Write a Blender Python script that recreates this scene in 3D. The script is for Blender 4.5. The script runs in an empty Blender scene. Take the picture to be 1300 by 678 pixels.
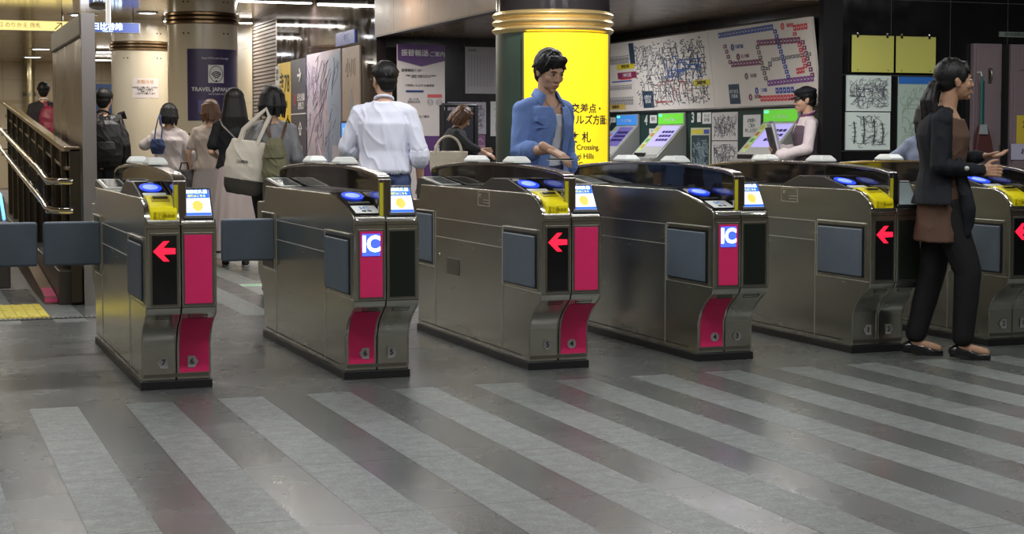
import bpy, bmesh, math, random
from mathutils import Vector, Matrix, noise
random.seed(7)
scene = bpy.context.scene
COL = scene.collection
# ---------------------------------------------------------------- camera
PITCH = math.radians(3.1477); YAW = math.radians(20.47)
cam_data = bpy.data.cameras.new('camera')
cam = bpy.data.objects.new('camera', cam_data)
COL.objects.link(cam)
cam.location = (0, 0, 1.15)
cam.rotation_euler = (math.pi/2 - PITCH, 0, -YAW)
cam_data.sensor_fit = 'HORIZONTAL'
cam_data.sensor_width = 36.0
cam_data.lens = 36.0*2073.0/1300.0
cam_data.shift_y = -45.0/1300.0
cam_data.clip_end = 200
scene.camera = cam
# ---------------------------------------------------------------- view / world
vs = scene.view_settings
scene.display_settings.display_device = 'sRGB'
vs.view_transform = 'Standard'; vs.look = 'None'; vs.gamma = 1.0
vs.use_curve_mapping = False
vs.exposure = 0.12
scene.cycles.sample_clamp_indirect = 3.0
scene.cycles.blur_glossy = 1.0
scene.cycles.use_denoising = True
world = bpy.data.worlds.new('world'); scene.world = world
world.use_nodes = True
world.node_tree.nodes['Background'].inputs[0].default_value = (0.9, 0.95, 1.0, 1)
world.node_tree.nodes['Background'].inputs[1].default_value = 0.05
# power of the ceiling lamps, by zone
P_FRONT, P_GATE, P_RIGHT, P_MID, P_FAR = 30, 34, 22, 42, 70

# ---------------------------------------------------------------- tags / objects
def tag(o, label=None, cat=None, group=None, kind=None):
    if label: o['label'] = label
    if cat: o['category'] = cat
    if group: o['group'] = group
    if kind: o['kind'] = kind
    return o
def empty(name, loc=(0,0,0), rz=0, label=None, cat=None, group=None):
    o = bpy.data.objects.new(name, None)
    o.empty_display_size = 0.1
    COL.objects.link(o); o.location = loc; o.rotation_euler = (0,0,rz)
    return tag(o, label, cat, group)
def link_mesh(name, me, mat=None, parent=None):
    o = bpy.data.objects.new(name, me); COL.objects.link(o)
    if mat and not me.materials: me.materials.append(mat)
    if parent: o.parent = parent
    return o
def obj(name, bm, mat=None, parent=None, smooth=40, bevel=0, label=None):
    me = bpy.data.meshes.new(name)
    bmesh.ops.recalc_face_normals(bm, faces=bm.faces)
    bm.to_mesh(me); bm.free()
    if smooth:
        for p in me.polygons: p.use_smooth = True
        me.set_sharp_from_angle(angle=math.radians(smooth))
    o = link_mesh(name, me, mat, parent)
    if bevel:
        b = o.modifiers.new('bevel', 'BEVEL'); b.width = bevel; b.segments = 2; b.limit_method = 'ANGLE'
        if smooth: w = o.modifiers.new('normals', 'WEIGHTED_NORMAL'); w.keep_sharp = False; w.weight = 90
    if label: o['label'] = label
    return o
def struct(name, bm, mat, **k):
    o = obj(name, bm, mat, **k); o['kind'] = 'structure'; return o
# ---------------------------------------------------------------- geometry
def box(bm, a, b):
    x0,y0,z0 = a; x1,y1,z1 = b
    v = [bm.verts.new(p) for p in [(x0,y0,z0),(x1,y0,z0),(x1,y1,z0),(x0,y1,z0),(x0,y0,z1),(x1,y0,z1),(x1,y1,z1),(x0,y1,z1)]]
    for f in [(0,3,2,1),(4,5,6,7),(0,1,5,4),(1,2,6,5),(2,3,7,6),(3,0,4,7)]: bm.faces.new([v[i] for i in f])
    return bm
def B(a, b): return box(bmesh.new(), a, b)
def prism(bm, poly, x0, x1, axis='x'):
    def P(t, u, v):
        return (t,u,v) if axis=='x' else ((u,t,v) if axis=='y' else (u,v,t))
    n = len(poly)
    A = [bm.verts.new(P(x0,*p)) for p in poly]; Bv = [bm.verts.new(P(x1,*p)) for p in poly]
    bm.faces.new(A[::-1]); bm.faces.new(Bv)
    for i in range(n): bm.faces.new([A[i],A[(i+1)%n],Bv[(i+1)%n],Bv[i]])
    return bm
def frame_of(d):
    d = d.normalized()
    u = d.cross(Vector((0,0,1)) if abs(d.z) < .9 else Vector((1,0,0))).normalized()
    return d, u, d.cross(u).normalized()
def tube(bm, pts, r, n=10, caps=True):
    pts = [Vector(p) for p in pts]; rings = []; m = len(pts)
    rr = r if isinstance(r,(list,tuple)) else [r]*m
    pu = None
    for i,p in enumerate(pts):
        d = (pts[min(i+1,m-1)]-pts[max(i-1,0)])
        d,u,v = frame_of(d)
        if pu is not None:
            u = (pu - d*pu.dot(d)).normalized(); v = d.cross(u)
        pu = u
        rings.append([bm.verts.new(p + (u*math.cos(2*math.pi*k/n)+v*math.sin(2*math.pi*k/n))*rr[i]) for k in range(n)])
    for i in range(m-1):
        for k in range(n): bm.faces.new([rings[i][k],rings[i][(k+1)%n],rings[i+1][(k+1)%n],rings[i+1][k]])
    if caps: bm.faces.new(rings[0][::-1]); bm.faces.new(rings[-1])
    return bm
def T(pts, r, n=10): return tube(bmesh.new(), pts, r, n)
def lathe(bm, prof, c=(0,0,0), n=64):
    rings = [[bm.verts.new((c[0]+r*math.cos(2*math.pi*k/n), c[1]+r*math.sin(2*math.pi*k/n), c[2]+z)) for k in range(n)] for r,z in prof]
    for i in range(len(prof)-1):
        for k in range(n): bm.faces.new([rings[i][k],rings[i][(k+1)%n],rings[i+1][(k+1)%n],rings[i+1][k]])
    bm.faces.new(rings[0][::-1]); bm.faces.new(rings[-1])
    return bm
def cap(bm, p0, p1, r0, r1, n=12, m=4, su=1.0):
    """tapered capsule; su squashes it across its first side axis"""
    p0, p1 = Vector(p0), Vector(p1)
    if (p1-p0).length < 1e-6: p1 = p0 + Vector((0,0,1e-4))
    d,u,v = frame_of(p1-p0)
    rows = []
    for i in range(1, m+1):
        a = math.pi/2*(1-i/m); rows.append((p0 - d*r0*math.sin(a), r0*math.cos(a)))
    for i in range(0, m):
        a = math.pi/2*i/m; rows.append((p1 + d*r1*math.sin(a), r1*math.cos(a)))
    s = bm.verts.new(p0 - d*r0); e = bm.verts.new(p1 + d*r1)
    rings = [[bm.verts.new(c + (u*su*math.cos(2*math.pi*k/n)+v*math.sin(2*math.pi*k/n))*r) for k in range(n)] for c,r in rows]
    for k in range(n):
        bm.faces.new([s, rings[0][(k+1)%n], rings[0][k]]); bm.faces.new([e, rings[-1][k], rings[-1][(k+1)%n]])
    for i in range(len(rings)-1):
        for k in range(n): bm.faces.new([rings[i][k],rings[i][(k+1)%n],rings[i+1][(k+1)%n],rings[i+1][k]])
    return bm
def ell(bm, c, r, M=None, n=16, m=10):
    c = Vector(c)
    def W(x,y,z):
        p = c + Vector((x*r[0],y*r[1],z*r[2]))
        return M @ p if M else p
    s = bm.verts.new(W(0,0,-1)); e = bm.verts.new(W(0,0,1))
    rings = []
    for i in range(1,m):
        a = -math.pi/2 + math.pi*i/m
        rings.append([bm.verts.new(W(math.cos(a)*math.cos(2*math.pi*k/n), math.cos(a)*math.sin(2*math.pi*k/n), math.sin(a))) for k in range(n)])
    for k in range(n):
        bm.faces.new([s, rings[0][(k+1)%n], rings[0][k]]); bm.faces.new([e, rings[-1][k], rings[-1][(k+1)%n]])
    for i in range(len(rings)-1):
        for k in range(n): bm.faces.new([rings[i][k],rings[i][(k+1)%n],rings[i+1][(k+1)%n],rings[i+1][k]])
    return bm
def loft(bm, rings, n=28, caps=True):
    """rings: (centre, vec_u, vec_v)"""
    R = [[bm.verts.new(Vector(c)+Vector(u)*math.cos(2*math.pi*k/n)+Vector(v)*math.sin(2*math.pi*k/n)) for k in range(n)] for c,u,v in rings]
    for i in range(len(R)-1):
        for k in range(n): bm.faces.new([R[i][k],R[i][(k+1)%n],R[i+1][(k+1)%n],R[i+1][k]])
    if caps: bm.faces.new(R[0][::-1]); bm.faces.new(R[-1])
    return bm
BENCH = bpy.data.scenes.new('workbench')      # small side scene where modifiers and text are turned into meshes
def evaluated_mesh(o):
    BENCH.collection.objects.link(o)
    vl = BENCH.view_layers[0]; vl.update(); dg = vl.depsgraph
    out = bpy.data.meshes.new_from_object(o.evaluated_get(dg))
    bpy.data.objects.remove(o); return out
def fuse(bm, voxel, smooth=4, fac=.5, noise_amp=0, noise_scale=8, stretch=(1,1,1)):
    """turn overlapping closed shapes into one continuous skin; returns a mesh"""
    me = bpy.data.meshes.new('tmp'); bmesh.ops.recalc_face_normals(bm, faces=bm.faces)
    bm.to_mesh(me); bm.free()
    o = bpy.data.objects.new('tmp', me)
    r = o.modifiers.new('r','REMESH'); r.mode='VOXEL'; r.voxel_size=voxel
    if smooth:
        s = o.modifiers.new('s','SMOOTH'); s.iterations=smooth; s.factor=fac
    out = evaluated_mesh(o); bpy.data.meshes.remove(me)
    if noise_amp:
        nrm = [v.normal.copy() for v in out.vertices]
        for v, vn in zip(out.vertices, nrm):
            q = Vector((v.co.x*stretch[0], v.co.y*stretch[1], v.co.z*stretch[2]))*noise_scale
            k = .5*noise.noise(q) + .8*(1-abs(noise.noise(Vector((q.x+q.z*.5,q.y,q.z*.7+q.x*.3))*1.5+Vector((3,1,7)))))**5 - .3
            v.co += vn*noise_amp*k
    for p in out.polygons: p.use_smooth = True
    return out
def join_meshes(ms, name):
    bm = bmesh.new()
    for m in ms: bm.from_mesh(m); bpy.data.meshes.remove(m)
    me = bpy.data.meshes.new(name); bm.to_mesh(me); bm.free()
    for p in me.polygons: p.use_smooth = True
    return me
# ---------------------------------------------------------------- lettering
def text_mesh(s, size, align='CENTER', bold=0.0, extrude=0.0008, space=1.0, line=1.0):
    cu = bpy.data.curves.new('t','FONT'); cu.body = s; cu.size = size
    cu.align_x = align; cu.align_y = 'CENTER'; cu.offset = bold; cu.extrude = extrude
    cu.space_character = space; cu.space_line = line; cu.resolution_u = 3
    o = bpy.data.objects.new('t', cu)
    me = evaluated_mesh(o); bpy.data.curves.remove(cu)
    return me
def lettering(s, size, fn, mat, parent=None, name='lettering', **k):
    """fn maps text-plane (x right, y up, z out) to the parent's space"""
    me = text_mesh(s, size, **k)
    for v in me.vertices: v.co = Vector(fn(v.co.x, v.co.y, v.co.z))
    me.materials.clear()
    return link_mesh(name, me, mat, parent)
# planes as seen by a viewer in the hall: on a wall facing -Y, on a wall facing -X
def on_y(x, y, z): return lambda a,b,c: (x+a, y-c, z+b)
def on_x(x, y, z): return lambda a,b,c: (x-c, y-a, z+b)
# ---------------------------------------------------------------- materials
MATS = {}
def mat(name, col, rough=.5, metal=0.0, emit=None, es=1.0, noise_amt=0, noise_scale=10, stretch=(1,1,1), bump=0, bscale=60, alpha=1.0, spec=None, coat=0, aniso=0, rvar=0, trans=0):
    if name in MATS: return MATS[name]
    m = bpy.data.materials.new(name); m.use_nodes = True; nt = m.node_tree; N = nt.nodes; L = nt.links
    p = N['Principled BSDF']
    c = (*col, 1)
    p.inputs['Base Color'].default_value = c
    p.inputs['Roughness'].default_value = rough; p.inputs['Metallic'].default_value = metal
    if spec is not None: p.inputs['Specular IOR Level'].default_value = spec
    if coat: p.inputs['Coat Weight'].default_value = coat; p.inputs['Coat Roughness'].default_value = .05
    if aniso: p.inputs['Anisotropic'].default_value = aniso
    if trans: p.inputs['Transmission Weight'].default_value = trans
    if emit: p.inputs['Emission Color'].default_value = (*emit,1); p.inputs['Emission Strength'].default_value = es
    if alpha < 1: p.inputs['Alpha'].default_value = alpha
    if noise_amt or bump or rvar:
        tc = N.new('ShaderNodeTexCoord'); mp = N.new('ShaderNodeMapping'); L.new(tc.outputs['Object'], mp.inputs[0]); mp.inputs['Scale'].default_value = stretch
        nz = N.new('ShaderNodeTexNoise'); nz.inputs['Scale'].default_value = noise_scale; nz.inputs['Detail'].default_value = 4
        L.new(mp.outputs[0], nz.inputs['Vector'])
        if noise_amt:
            mx = N.new('ShaderNodeMix'); mx.data_type='RGBA'
            mx.inputs['A'].default_value = (*[max(0,x*(1-noise_amt)) for x in col],1)
            mx.inputs['B'].default_value = (*[min(1,x*(1+noise_amt)) for x in col],1)
            L.new(nz.outputs['Fac'], mx.inputs['Factor']); L.new(mx.outputs['Result'], p.inputs['Base Color'])
        if rvar:
            mr = N.new('ShaderNodeMapRange'); mr.inputs['From Min'].default_value=.3; mr.inputs['From Max'].default_value=.7
            mr.inputs['To Min'].default_value = max(.02,rough-rvar); mr.inputs['To Max'].default_value = rough+rvar
            L.new(nz.outputs['Fac'], mr.inputs['Value']); L.new(mr.outputs[0], p.inputs['Roughness'])
        if bump:
            n2 = N.new('ShaderNodeTexNoise'); n2.inputs['Scale'].default_value = bscale; n2.inputs['Detail'].default_value = 3
            L.new(mp.outputs[0], n2.inputs['Vector'])
            bp = N.new('ShaderNodeBump'); bp.inputs['Strength'].default_value = bump; bp.inputs['Distance'].default_value = .01
            L.new(n2.outputs['Fac'], bp.inputs['Height']); L.new(bp.outputs[0], p.inputs['Normal'])
    if emit and name != 'lamp diffuser': m.cycles.emission_sampling = 'NONE'      # small lit signs: seen, not sampled as lamps
    MATS[name] = m; return m
def grid_mat(name, col, line, su, sv, axes, rough=.3, metal=0, lw=.006, mottled=.15, off=(0,0), spec=None, nscale=6):
    """flat panels with joints: axes names the two world axes, su/sv the panel size"""
    m = mat(name, col, rough, metal, noise_amt=mottled, noise_scale=nscale, rvar=.05, spec=spec)
    nt = m.node_tree; N = nt.nodes; L = nt.links; p = N['Principled BSDF']
    g = N.new('ShaderNodeNewGeometry'); sp = N.new('ShaderNodeSeparateXYZ'); L.new(g.outputs['Position'], sp.inputs[0])
    masks = []
    for ax, s, o in zip(axes, (su,sv), off):
        a = N.new('ShaderNodeMath'); a.operation='SUBTRACT'; L.new(sp.outputs[ax], a.inputs[0]); a.inputs[1].default_value = o
        d = N.new('ShaderNodeMath'); d.operation='PINGPONG'; L.new(a.outputs[0], d.inputs[0]); d.inputs[1].default_value = s/2
        l = N.new('ShaderNodeMath'); l.operation='LESS_THAN'; L.new(d.outputs[0], l.inputs[0]); l.inputs[1].default_value = lw/2
        masks.append(l)
    mxn = N.new('ShaderNodeMath'); mxn.operation='MAXIMUM'; L.new(masks[0].outputs[0], mxn.inputs[0]); L.new(masks[1].outputs[0], mxn.inputs[1])
    mx = N.new('ShaderNodeMix'); mx.data_type='RGBA'
    src = p.inputs['Base Color'].links[0].from_socket
    L.new(mxn.outputs[0], mx.inputs['Factor']); L.new(src, mx.inputs['A']); mx.inputs['B'].default_value = (*line,1)
    L.new(mx.outputs['Result'], p.inputs['Base Color'])
    return m
STEEL = mat('brushed steel', (.58,.565,.50), .25, 1, noise_amt=.05, noise_scale=3, stretch=(1,.5,3), rvar=.03)
STEEL_D = mat('dull steel', (.26,.245,.21), .38, 1, noise_amt=.1, noise_scale=4, stretch=(1,1,8))
CHROME = mat('chrome', (.80,.78,.74), .12, 1)
BLACKP = mat('black plastic', (.012,.012,.013), .35)
BLACKG = mat('black glass', (.006,.006,.007), .06, spec=.8)
PINK = mat('pink film', (.72,.022,.135), .42, noise_amt=.06, noise_scale=20)
YELLOW = mat('yellow plastic', (.86,.74,.005), .5, spec=.3)
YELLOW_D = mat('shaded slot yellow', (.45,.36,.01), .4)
WHITE = mat('white plastic', (.78,.80,.76), .38)
LABEL_W = mat('label white', (.75,.76,.74), .5)
INK = mat('black ink', (.015,.015,.018), .6)
PAD = mat('slate pad', (.10,.13,.165), .5, noise_amt=.12, noise_scale=9, bump=.25, bscale=12)
NAVY = mat('navy ink', (.02,.035,.16), .5)
PAPER = mat('paper', (.78,.78,.76), .55)
GREYP = mat('grey plastic', (.30,.30,.28), .45)
# ================================================================ THE SETTING
def floor_material():
    m = bpy.data.materials.new('granite floor'); m.use_nodes = True; nt = m.node_tree; N = nt.nodes; L = nt.links
    p = N['Principled BSDF']
    g = N.new('ShaderNodeNewGeometry'); sp = N.new('ShaderNodeSeparateXYZ'); L.new(g.outputs['Position'], sp.inputs[0])
    def M(op, a, b=None, c=None):
        n = N.new('ShaderNodeMath'); n.operation = op
        for i,v in enumerate((a,b,c)):
            if v is None: continue
            if isinstance(v,(int,float)): n.inputs[i].default_value = v
            else: L.new(v, n.inputs[i])
        return n.outputs[0]
    X, Y = sp.outputs['X'], sp.outputs['Y']
    fx = M('FRACT', M('DIVIDE', M('ADD', X, -0.49+40.5), .405))
    stripe = M('LESS_THAN', fx, .51)
    near = M('LESS_THAN', Y, 7.27); far = M('MULTIPLY', M('GREATER_THAN', Y, 10.72), M('LESS_THAN', Y, 18.9))
    zone = M('MAXIMUM', near, far)
    k = M('MULTIPLY', stripe, zone)
    # tile joints
    jx = M('LESS_THAN', M('PINGPONG', M('ADD', X, -0.49+40.5), .10125*2), .004)
    jy = M('LESS_THAN', M('PINGPONG', M('ADD', Y, -7.27+40.5), .405), .005)
    jn = M('LESS_THAN', M('PINGPONG', M('ADD', X, -0.49+40.5), .405), .004)
    jt = M('MAXIMUM', jy, M('ADD', M('MULTIPLY', jx, zone), M('MULTIPLY', jn, M('SUBTRACT', 1.0, zone))))
    # per-tile tone
    wn = N.new('ShaderNodeTexWhiteNoise'); wn.noise_dimensions = '2D'
    cb = N.new('ShaderNodeCombineXYZ')
    L.new(M('FLOOR', M('DIVIDE', M('ADD', X, -0.49+40.5), .2025)), cb.inputs[0]); L.new(M('FLOOR', M('DIVIDE', M('ADD', Y, -7.27+40.5), .81)), cb.inputs[1])
    L.new(cb.outputs[0], wn.inputs['Vector'])
    nz = N.new('ShaderNodeTexNoise'); nz.inputs['Scale'].default_value = 17; nz.inputs['Detail'].default_value = 8; nz.inputs['Roughness'].default_value = .75
    L.new(g.outputs['Position'], nz.inputs['Vector'])
    n2 = N.new('ShaderNodeTexNoise'); n2.inputs['Scale'].default_value = 2.2; n2.inputs['Detail'].default_value = 4
    L.new(g.outputs['Position'], n2.inputs['Vector'])
    def mix(f, a, b):
        n = N.new('ShaderNodeMix'); n.data_type='RGBA'
        (L.new(f, n.inputs['Factor']) if not isinstance(f,float) else setattr(n.inputs['Factor'],'default_value',f))
        for key,v in (('A',a),('B',b)):
            if isinstance(v, tuple): n.inputs[key].default_value = (*v,1)
            else: L.new(v, n.inputs[key])
        return n.outputs['Result']
    n3 = N.new('ShaderNodeTexNoise'); n3.inputs['Scale'].default_value = 95; n3.inputs['Detail'].default_value = 3
    L.new(g.outputs['Position'], n3.inputs['Vector'])
    sharp = M('MULTIPLY_ADD', M('ADD', M('MULTIPLY', nz.outputs['Fac'], .6), M('MULTIPLY', n3.outputs['Fac'], .4)), 5.0, -2.15)
    sh = N.new('ShaderNodeClamp'); L.new(sharp, sh.inputs[0])
    light = mix(sh.outputs[0], (.10,.11,.104), (.24,.265,.25))
    dark = mix(M('ADD', M('MULTIPLY', nz.outputs['Fac'], .5), M('MULTIPLY', n3.outputs['Fac'], .5)), (.046,.050,.047), (.165,.175,.167))
    dark = mix(M('MULTIPLY', wn.outputs['Value'], .55), dark, (.080,.086,.083))
    c = mix(k, dark, light)
    c = mix(M('MULTIPLY', n2.outputs['Fac'], .25), c, (.088,.094,.091))
    c = mix(M('MULTIPLY', jt, .7), c, (.028,.028,.026))
    L.new(c, p.inputs['Base Color'])
    r = M('ADD', M('MULTIPLY', k, .16), M('MULTIPLY_ADD', n2.outputs['Fac'], .14, .20))
    L.new(r, p.inputs['Roughness'])
    bp = N.new('ShaderNodeBump'); bp.inputs['Strength'].default_value = .06; bp.inputs['Distance'].default_value = .004
    L.new(n3.outputs['Fac'], bp.inputs['Height']); L.new(bp.outputs[0], p.inputs['Normal'])
    p.inputs['Specular IOR Level'].default_value = .6
    return m
YB, XA, XW, YC, CEIL = 19.15, 5.4, 8.0, 12.93, 3.12
struct('floor', B((-3,-2.5,-.15),(13,43.2,0)), floor_material(), smooth=0)
CEILM = grid_mat('ceiling metal panels', (.36,.27,.16), (.05,.04,.03), 1.3, 2.0, 'XY', rough=.13, metal=.6, lw=.03, mottled=.06, off=(.15,.4), nscale=.6)
struct('ceiling', B((-3,-2.5,CEIL),(13,43.2,CEIL+.15)), CEILM, smooth=0)
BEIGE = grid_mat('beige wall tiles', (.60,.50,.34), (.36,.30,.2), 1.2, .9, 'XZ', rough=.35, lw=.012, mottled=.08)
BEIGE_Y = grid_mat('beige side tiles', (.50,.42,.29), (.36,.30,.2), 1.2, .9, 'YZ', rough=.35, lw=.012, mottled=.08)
DARKGL = grid_mat('dark glossy stone', (.028,.021,.022), (.008,.008,.008), 3.0, 4, 'YZ', rough=.06, lw=.01, mottled=.2, spec=.2)
BLACKT_Y = grid_mat('black wall tiles', (.010,.010,.011), (.10,.10,.095), .645, .695, 'XZ', rough=.16, lw=.006, mottled=.2, off=(8.55-.645*10,1.76-.695*3), spec=.6)
BLACKT_X = grid_mat('black side tiles', (.010,.010,.011), (.09,.09,.085), 8.0, .69, 'YZ', rough=.2, lw=.006, mottled=.2, off=(0,1.76-.69*3))
BACKB = mat('black back wall', (.014,.013,.014), .25, noise_amt=.3, noise_scale=3)
struct('wall_end', B((-3,42.8,0),(6,43.1,CEIL)), BEIGE, smooth=0)
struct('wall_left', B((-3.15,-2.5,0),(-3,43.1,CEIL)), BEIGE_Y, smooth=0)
struct('wall_behind_camera', B((-3,-2.65,0),(13,-2.5,CEIL)), BEIGE, smooth=0)
struct('wall_corridor', B((XA,YB,0),(XA+.12,24.75,CEIL)), DARKGL, smooth=0)
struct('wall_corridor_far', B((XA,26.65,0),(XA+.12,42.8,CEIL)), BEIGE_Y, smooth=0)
struct('wall_back', B((XA+.12,YB,0),(XW,YB+.12,2.43)), BACKB, smooth=0)
bm = bmesh.new(); box(bm,(XW,YC+.12,0),(XW+.12,YB+.12,CEIL)); struct('wall_right', bm, BLACKT_X, smooth=0)
struct('wall_front_right', B((XW,YC,0),(13,YC+.12,CEIL)), BLACKT_Y, smooth=0)
struct('wall_far_right', B((13,-2.5,0),(13.15,YC+.12,CEIL)), BLACKT_X, smooth=0)
# lowered ceiling over the recess and the tan bulkhead in front of it
SOFF = grid_mat('brown soffit panels', (.26,.18,.12), (.02,.015,.01), 1.25, 2.2, 'XY', rough=.22, lw=.01, mottled=.25, spec=.6)
struct('ceiling_recess', B((XA+.08,YC+.12,2.43),(XW,YB,2.5)), SOFF, smooth=0)
struct('ceiling_dark_band', B((XA+.08,11.2,2.62),(XW,YC+.12,2.7)), mat('dark band', (.03,.024,.018), .3), smooth=0)
TAN = grid_mat('tan bulkhead panels', (.19,.115,.065), (.05,.035,.02), 1.35, 6, 'YZ', rough=.32, lw=.02, mottled=.1, off=(18.35-13.5,0))
struct('wall_bulkhead', B((XA-.02,11.2,2.42),(XA+.08,YB,CEIL)), TAN, smooth=0)
struct('trim_1', B((XA-.03,11.2,2.405),(XA+.09,YB,2.425)), mat('bronze edge', (.07,.05,.03), .3, .8), smooth=0)
# green service panel under the route map
struct('trim_2', B((XW-.02,13.2,.0),(XW,18.6,1.5)), mat('deep green panel', (.010,.045,.036), .35, noise_amt=.1), smooth=0)
struct('trim_3', B((XW-.20,YC-.06,0),(XW+.0,YC+.02,CEIL)), mat('black corner pillar', (.010,.010,.011), .5, spec=.2), smooth=0)
# roller shutter in the corridor wall
r = empty('roller_shutter', (XA+.02,24.75,0), 0, 'grey beige roller shutter closed in the corridor wall between column and posters', 'shutter')
bm = bmesh.new(); pr=[]
nsl=52
for i in range(nsl):
    z0 = i*.058; box(bm,(0.02,0,z0),(.03,1.9,z0+.058)); prism(bm,[(0.02,z0+.004),(-.004,z0+.012),(-.004,z0+.046),(.02,z0+.054)],0,1.9,'y')
obj('slat_curtain', bm, mat('shutter slats', (.22,.18,.16), .5, .2), r, smooth=0)
obj('head_box', B((-.02,0,nsl*.058),(.1,1.9,CEIL)), mat('shutter box', (.16,.13,.11), .4,.3), r, smooth=0)
for y in (0,1.86): obj('guide_rail', B((-.02,y,0),(.02,y+.04,nsl*.058)), STEEL_D, r)
# end wall door
d = empty('door_1', (1.95,42.79,0)); d['kind']='structure'
obj('door_leaf', B((0,-.03,0),(1.9,0,2.1)), mat('beige door', (.55,.46,.32), .4), d)
bm=bmesh.new(); box(bm,(-.12,-.06,0),(0,0,2.2)); box(bm,(1.9,-.06,0),(2.02,0,2.2)); box(bm,(0,-.06,2.1),(1.9,0,2.2))
obj('door_frame', bm, mat('door frame tan', (.42,.33,.2), .4), d, smooth=0)
# raised landing with steps behind the ramp
LAND = grid_mat('landing stone', (.26,.25,.24), (.1,.1,.1), .4, .4, 'XY', rough=.35, lw=.006)
bm=bmesh.new(); prism(bm,[(22.0,0),(22.0,.15),(22.35,.15),(22.35,.30),(30,.30),(30,0)],1.3,2.5); struct('floor_landing', bm, LAND, smooth=0)
# ramp beside the railing
bm=bmesh.new(); prism(bm,[(13.2,0.002),(22,.30),(30,.30),(30,0)],-1.2,1.06); struct('floor_ramp', bm, LAND, smooth=0)
# tactile paving and drain grate
TACT = mat('tactile yellow', (.66,.55,.08), .6, noise_amt=.2, noise_scale=14)
t = empty('tactile_paving', (-.9,11.05,0), 0, 'yellow ribbed tactile paving on the floor behind the left gate flaps', 'tactile paving')
bm=bmesh.new(); box(bm,(0,0,0),(1.79,.88,.006)); obj('paver_slab', bm, TACT, t, smooth=0)
bm=bmesh.new()
for i in range(24):
    x=.02+i*.0745; prism(bm,[(x,.006),(x+.008,.011),(x+.032,.011),(x+.04,.006)],.02,.42,'y'); prism(bm,[(x,.006),(x+.008,.011),(x+.032,.011),(x+.04,.006)],.46,.86,'y')
obj('rib', bm, TACT, t, smooth=0)['kind']='stuff'
g = empty('drain_grate', (-.9,10.93,0), 0, 'thin steel drain grate running along the yellow paving', 'drain grate')
obj('channel', B((0,0,0),(2.1,.075,.003)), BLACKP, g, smooth=0)
bm=bmesh.new()
for i in range(70): box(bm,(i*.03,.006,.003),(i*.03+.014,.069,.007))
obj('grate_bars', bm, mat('grate steel',(.5,.5,.48),.35,.9), g, smooth=0)
tc = empty('tactile_tile', (2.62,12.95,0), 0, 'small green lit floor arrow sticker beyond the second gate', 'floor sticker')
obj('sticker', B((-.1,-.09,0),(.1,.09,.003)), mat('floor sticker white',(.5,.6,.5),.4), tc)
bm=bmesh.new(); prism(bm,[(-.08,-.03),(.02,-.03),(.02,-.06),(.08,0),(.02,.06),(.02,.03),(-.08,.03)],.003,.0045,'z'); obj('arrow_mark', bm, mat('floor arrow green',(.05,.5,.15),.4), tc)

# ================================================================ LAMPS
LAMP = mat('lamp diffuser', (.9,.9,.9), .5, emit=(1,.97,.93), es=9)
LAMP_IN = mat('downlight diffuser', (.9,.9,.9), .5, emit=(.93,.95,1), es=10)
CASE = mat('lamp case', (.45,.45,.44), .4, .3)
def area(parent, loc, sx, sy, power, col=(1,.95,.88)):
    l = bpy.data.lights.new('lamp_light','AREA'); l.shape='RECTANGLE'; l.size=sx; l.size_y=sy; l.energy=power; l.color=col
    o = bpy.data.objects.new('lamp_light', l); COL.objects.link(o); o.parent=parent; o.location=loc
    return o
def strip_lamp(x, y, L, power, label, z=CEIL, col=(1,.95,.88), along='x', group='linear ceiling lamps'):
    r = empty('ceiling_lamp', (x,y,z), 0 if along=='x' else math.pi/2, label, 'ceiling lamp', group)
    obj('lamp_case', B((-L/2-.02,-.07,-.05),(L/2+.02,.07,0)), CASE, r, bevel=.005)
    obj('diffuser', B((-L/2,-.05,-.064),(L/2,.05,-.05)), LAMP, r)
    area(r, (0,0,-.075), L, .1, power, col)
    return r
rows = [(2.4,'front of the gates'),(5.2,'front edge of the gate line')]
far_labels = {22.3:'first lamp row behind the corridor corner',26.4:'corridor lamp row beside the roller shutter',29.6:'corridor lamp row just beyond the shutter',32.6:'third lamp row beyond the shutter',36:'fourth lamp row beyond the shutter',39.5:'last lamp row before the end wall'}
for y,l in far_labels.items():
    strip_lamp(4.65,y,1.4,P_FAR*.7, 'short linear ceiling lamp, '+l, col=(1,.93,.82))
for y in (22.5,31,38): strip_lamp(.2,y,1.6,P_FAR, 'linear ceiling lamp out of sight over the left ramp', col=(1,.88,.68))
for x in (1.0,3.6): strip_lamp(x,13.6,1.6,P_MID, 'linear ceiling lamp above the floor behind the gates', col=(1,.96,.9))
for x in (2.2,4.4): strip_lamp(x,17.6,1.6,P_MID, 'linear ceiling lamp above the people in the hall', col=(1,.95,.88))
for x in (.4,2.6,4.6): strip_lamp(x,9.8,1.4,P_GATE, 'linear ceiling lamp above the gate row', col=(.95,.97,1))
strip_lamp(6.9,9.4,1.4,P_RIGHT, 'linear ceiling lamp above the right end of the gate row', col=(.95,.97,1))
for x in (-.4,2.2,4.6): strip_lamp(x,5.9,1.6,P_FRONT, 'linear ceiling lamp above the floor before the gates', col=(.97,.98,1))
strip_lamp(7.2,5.6,1.6,P_RIGHT, 'linear ceiling lamp above the right foreground floor', col=(.9,1,.97))
for x in (1.0,5.0): strip_lamp(x,2.6,1.6,P_FRONT*.8, 'linear ceiling lamp over the camera side of the hall', col=(.97,.98,1))
strip_lamp(6.5,12.0,1.6,36, 'added out-of-view lamp under the dark band, brightening the fare map board', z=2.62, col=(1,.97,.95))  # added lamp, kept out of view, to brighten the map board
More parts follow.
